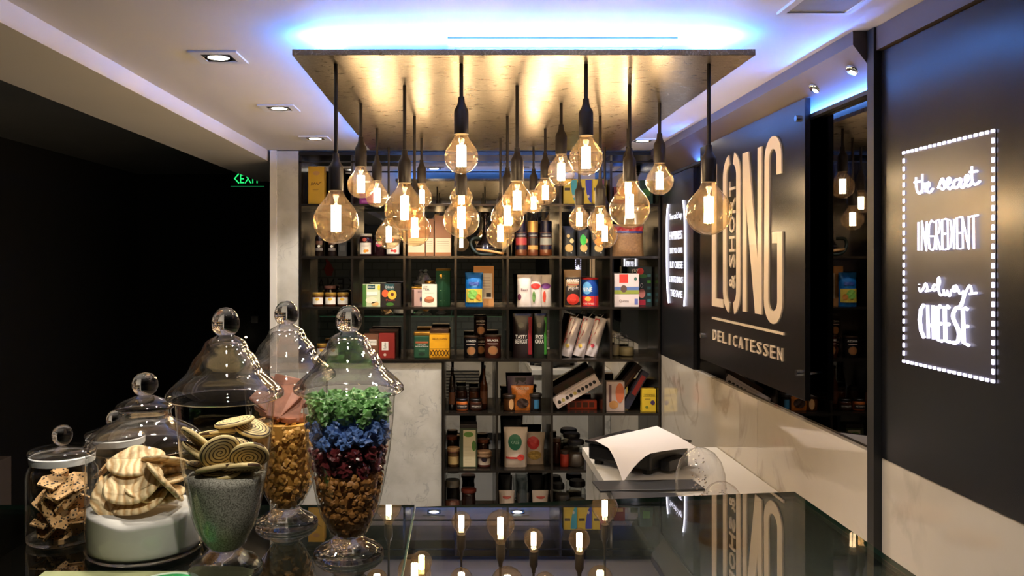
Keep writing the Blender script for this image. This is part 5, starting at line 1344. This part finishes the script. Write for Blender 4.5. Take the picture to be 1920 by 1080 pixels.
fn = pouch(r, W, H, .05, cm(196, 178, 160, .45), .12, .002, 102); spot(r, -W * .06, H * .68, W * .30, H * .2, cm(190, 44, 40), fn, 'emblem', .003); spot(r, 0, H * .3, W * .36, H * .14, mat('mixed_snacks', C(170, 140, 70), .5, noise=(80, .6)), fn, 'picture', .003)
r, W, H = prod('snack_pouch', 'black pouch standing behind the white pouch with green circle', 'pouch', 940, 978, 788, 'L2', 4.74, .05)
fn = pouch(r, W, H, .04, cm(26, 24, 24, .4), 0, .002, 103); patch(r, -W * .3, W * .3, H * .8, H * .86, cm(60, 60, 56), fn, 'label', .003)
sjar('small jar of red preserve', 1051, 1068, 846, 'L2', 4.62, (150, 50, 34), cm(60, 44, 38), None, None, g_)
sjar('dark jar with brown lid behind the red preserve', 1037, 1052, 823, 'L2', 4.70, (60, 30, 24), cm(96, 66, 50), None, None, g_)
def clip_jar(lab, xa, xb, yt, row, d, c, top=K_):
    r, W, H = prod('clip_jar', lab, 'jar', xa, xb, yt, row, d, (xb - xa) * d / F, group='wide jars with dark lids')
    R = W / 2; MB().lathe([(0, .001), (R * .95, .001), (R, .008), (R, H * .74), (R * .85, H * .8), (R * .82, H * .84)], 24).build('glass', jar_wall, r, smooth=True)
    MB().lathe([(0, .003), (R * .9, .003), (R * .93, .01), (R * .93, H * .5), (0, H * .52)], 20).build('contents', cm(*c), r, smooth=True)
    MB().lathe([(0, H * .845), (R * .95, H * .845), (R * 1.0, H * .87), (R * 1.0, H * .96), (R * .9, H), (0, H)], 24).build('lid', top, r, smooth=SM)
clip_jar('wide dark lidded jar at the back beside the work counter', 1057, 1090, 815, 'L2', 4.71, (50, 44, 36))
clip_jar('wide dark lidded jar in front of its taller neighbour', 1066, 1098, 828, 'L2', 4.61, (60, 50, 42))
# bottom row
clip_jar('small glass jar with knob lid at the marble end of the bottom shelf', 834, 863, 903, 'L3', 4.62, (110, 70, 60), cm(120, 112, 100, .2, .4))
sjar('dark jar with red brown lid on the bottom shelf', 866, 892, 919, 'L3', 4.63, (40, 24, 20), cm(120, 50, 36), None, None, g_, 1.0)
for i, (xa, xb) in enumerate(((936, 965), (999, 1029))):
    r, W, H = prod('yoghurt_pouch', ['white pouch with a red half moon mark beside the jars on the bottom shelf', 'white pouch with a red half moon mark beside the drinking glasses'][i], 'pouch', xa, xb, 922, 'L3', 4.61, .06, group='white pouches with half moon mark')
    fn = pouch(r, W, H, .05, cm(206, 192, 182, .5), .03, .001, 110 + i); poly(r, [(W * .28 * math.cos(math.pi + math.pi * k / 10), H * .84 + H * .07 * math.sin(math.pi + math.pi * k / 10)) for k in range(11)], cm(170, 60, 46), lambda u, v, w: fn(u, v, w + .004), 'emblem')
    r2, W, H = prod('black_pouch', ['tall black pouch behind the white pouch on the bottom shelf', 'tall black pouch behind the second white pouch'][i], 'pouch', xa + 1 - i * 6, xb - 4 - i * 2, 893, 'L3', 4.72, .06); fn = pouch(r2, W, H, .05, cm(20, 19, 19, .4), 0, .001, 120 + i); patch(r2, -W * .3, W * .3, H * .5, H * .6, cm(40, 38, 38), fn, 'label', .003)
for i, (xa, xb, yt, d) in enumerate(((968, 995, 925, 4.62), (970, 993, 903, 4.71))):
    r, W, H = prod('drinking_glass', ['faceted drinking glass between the white pouches', 'taller drinking glass behind the faceted one'][i], 'glass', xa, xb, yt, 'L3', d, .08)
    R = W / 2; MB().lathe([(0, .001), (R * .8, .001), (R * .85, .01), (R * 1.0, H * .97), (R * .98, H), (R * .93, H * .97), (R * .78, .014), (0, .012)], 12).build('bowl', thin_glass('tumbler', (.9, .92, .92), .08, .8, 2.6), r)
    MB().lathe([(R * .865, .03), (R * .88, .034), (R * .885, .04)], 12).build('band', chrome, r)
clip_jar('glass jar with flat black lid on the bottom shelf', 1036, 1060, 909, 'L3', 4.70, (120, 116, 104))
clip_jar('glass jar with wide black lid nearest the work counter', 1069, 1100, 904, 'L3', 4.70, (130, 126, 112))
clip_jar('low glass jar with grey lid in front on the bottom shelf', 1042, 1070, 930, 'L3', 4.61, (90, 86, 80), cm(60, 56, 54))

# sign on the brick wall behind the photographer (seen reversed in the shelf mirrors)
hs = thing('wall_sign', 'dark lettered name with red flame on the brick wall behind', 'sign', (-2.0, -2.995, 1.30))
fh = lambda u, v, w: (-u, w, v)
for i, s_ in enumerate('KENAI'): lettering(s_, -.36 + i * .15, -.36 + i * .15 + (.1 if s_ != 'I' else .03), 0, .16, fh, K_, hs, 'letter', thick=.01)
MB().prism([(-.02, .2), (.06, .2), (.1, .3), (.06, .38), (.08, .48), (.0, .4), (-.05, .3)], fh, 0, .01).build('flame', cm(150, 50, 36), hs)
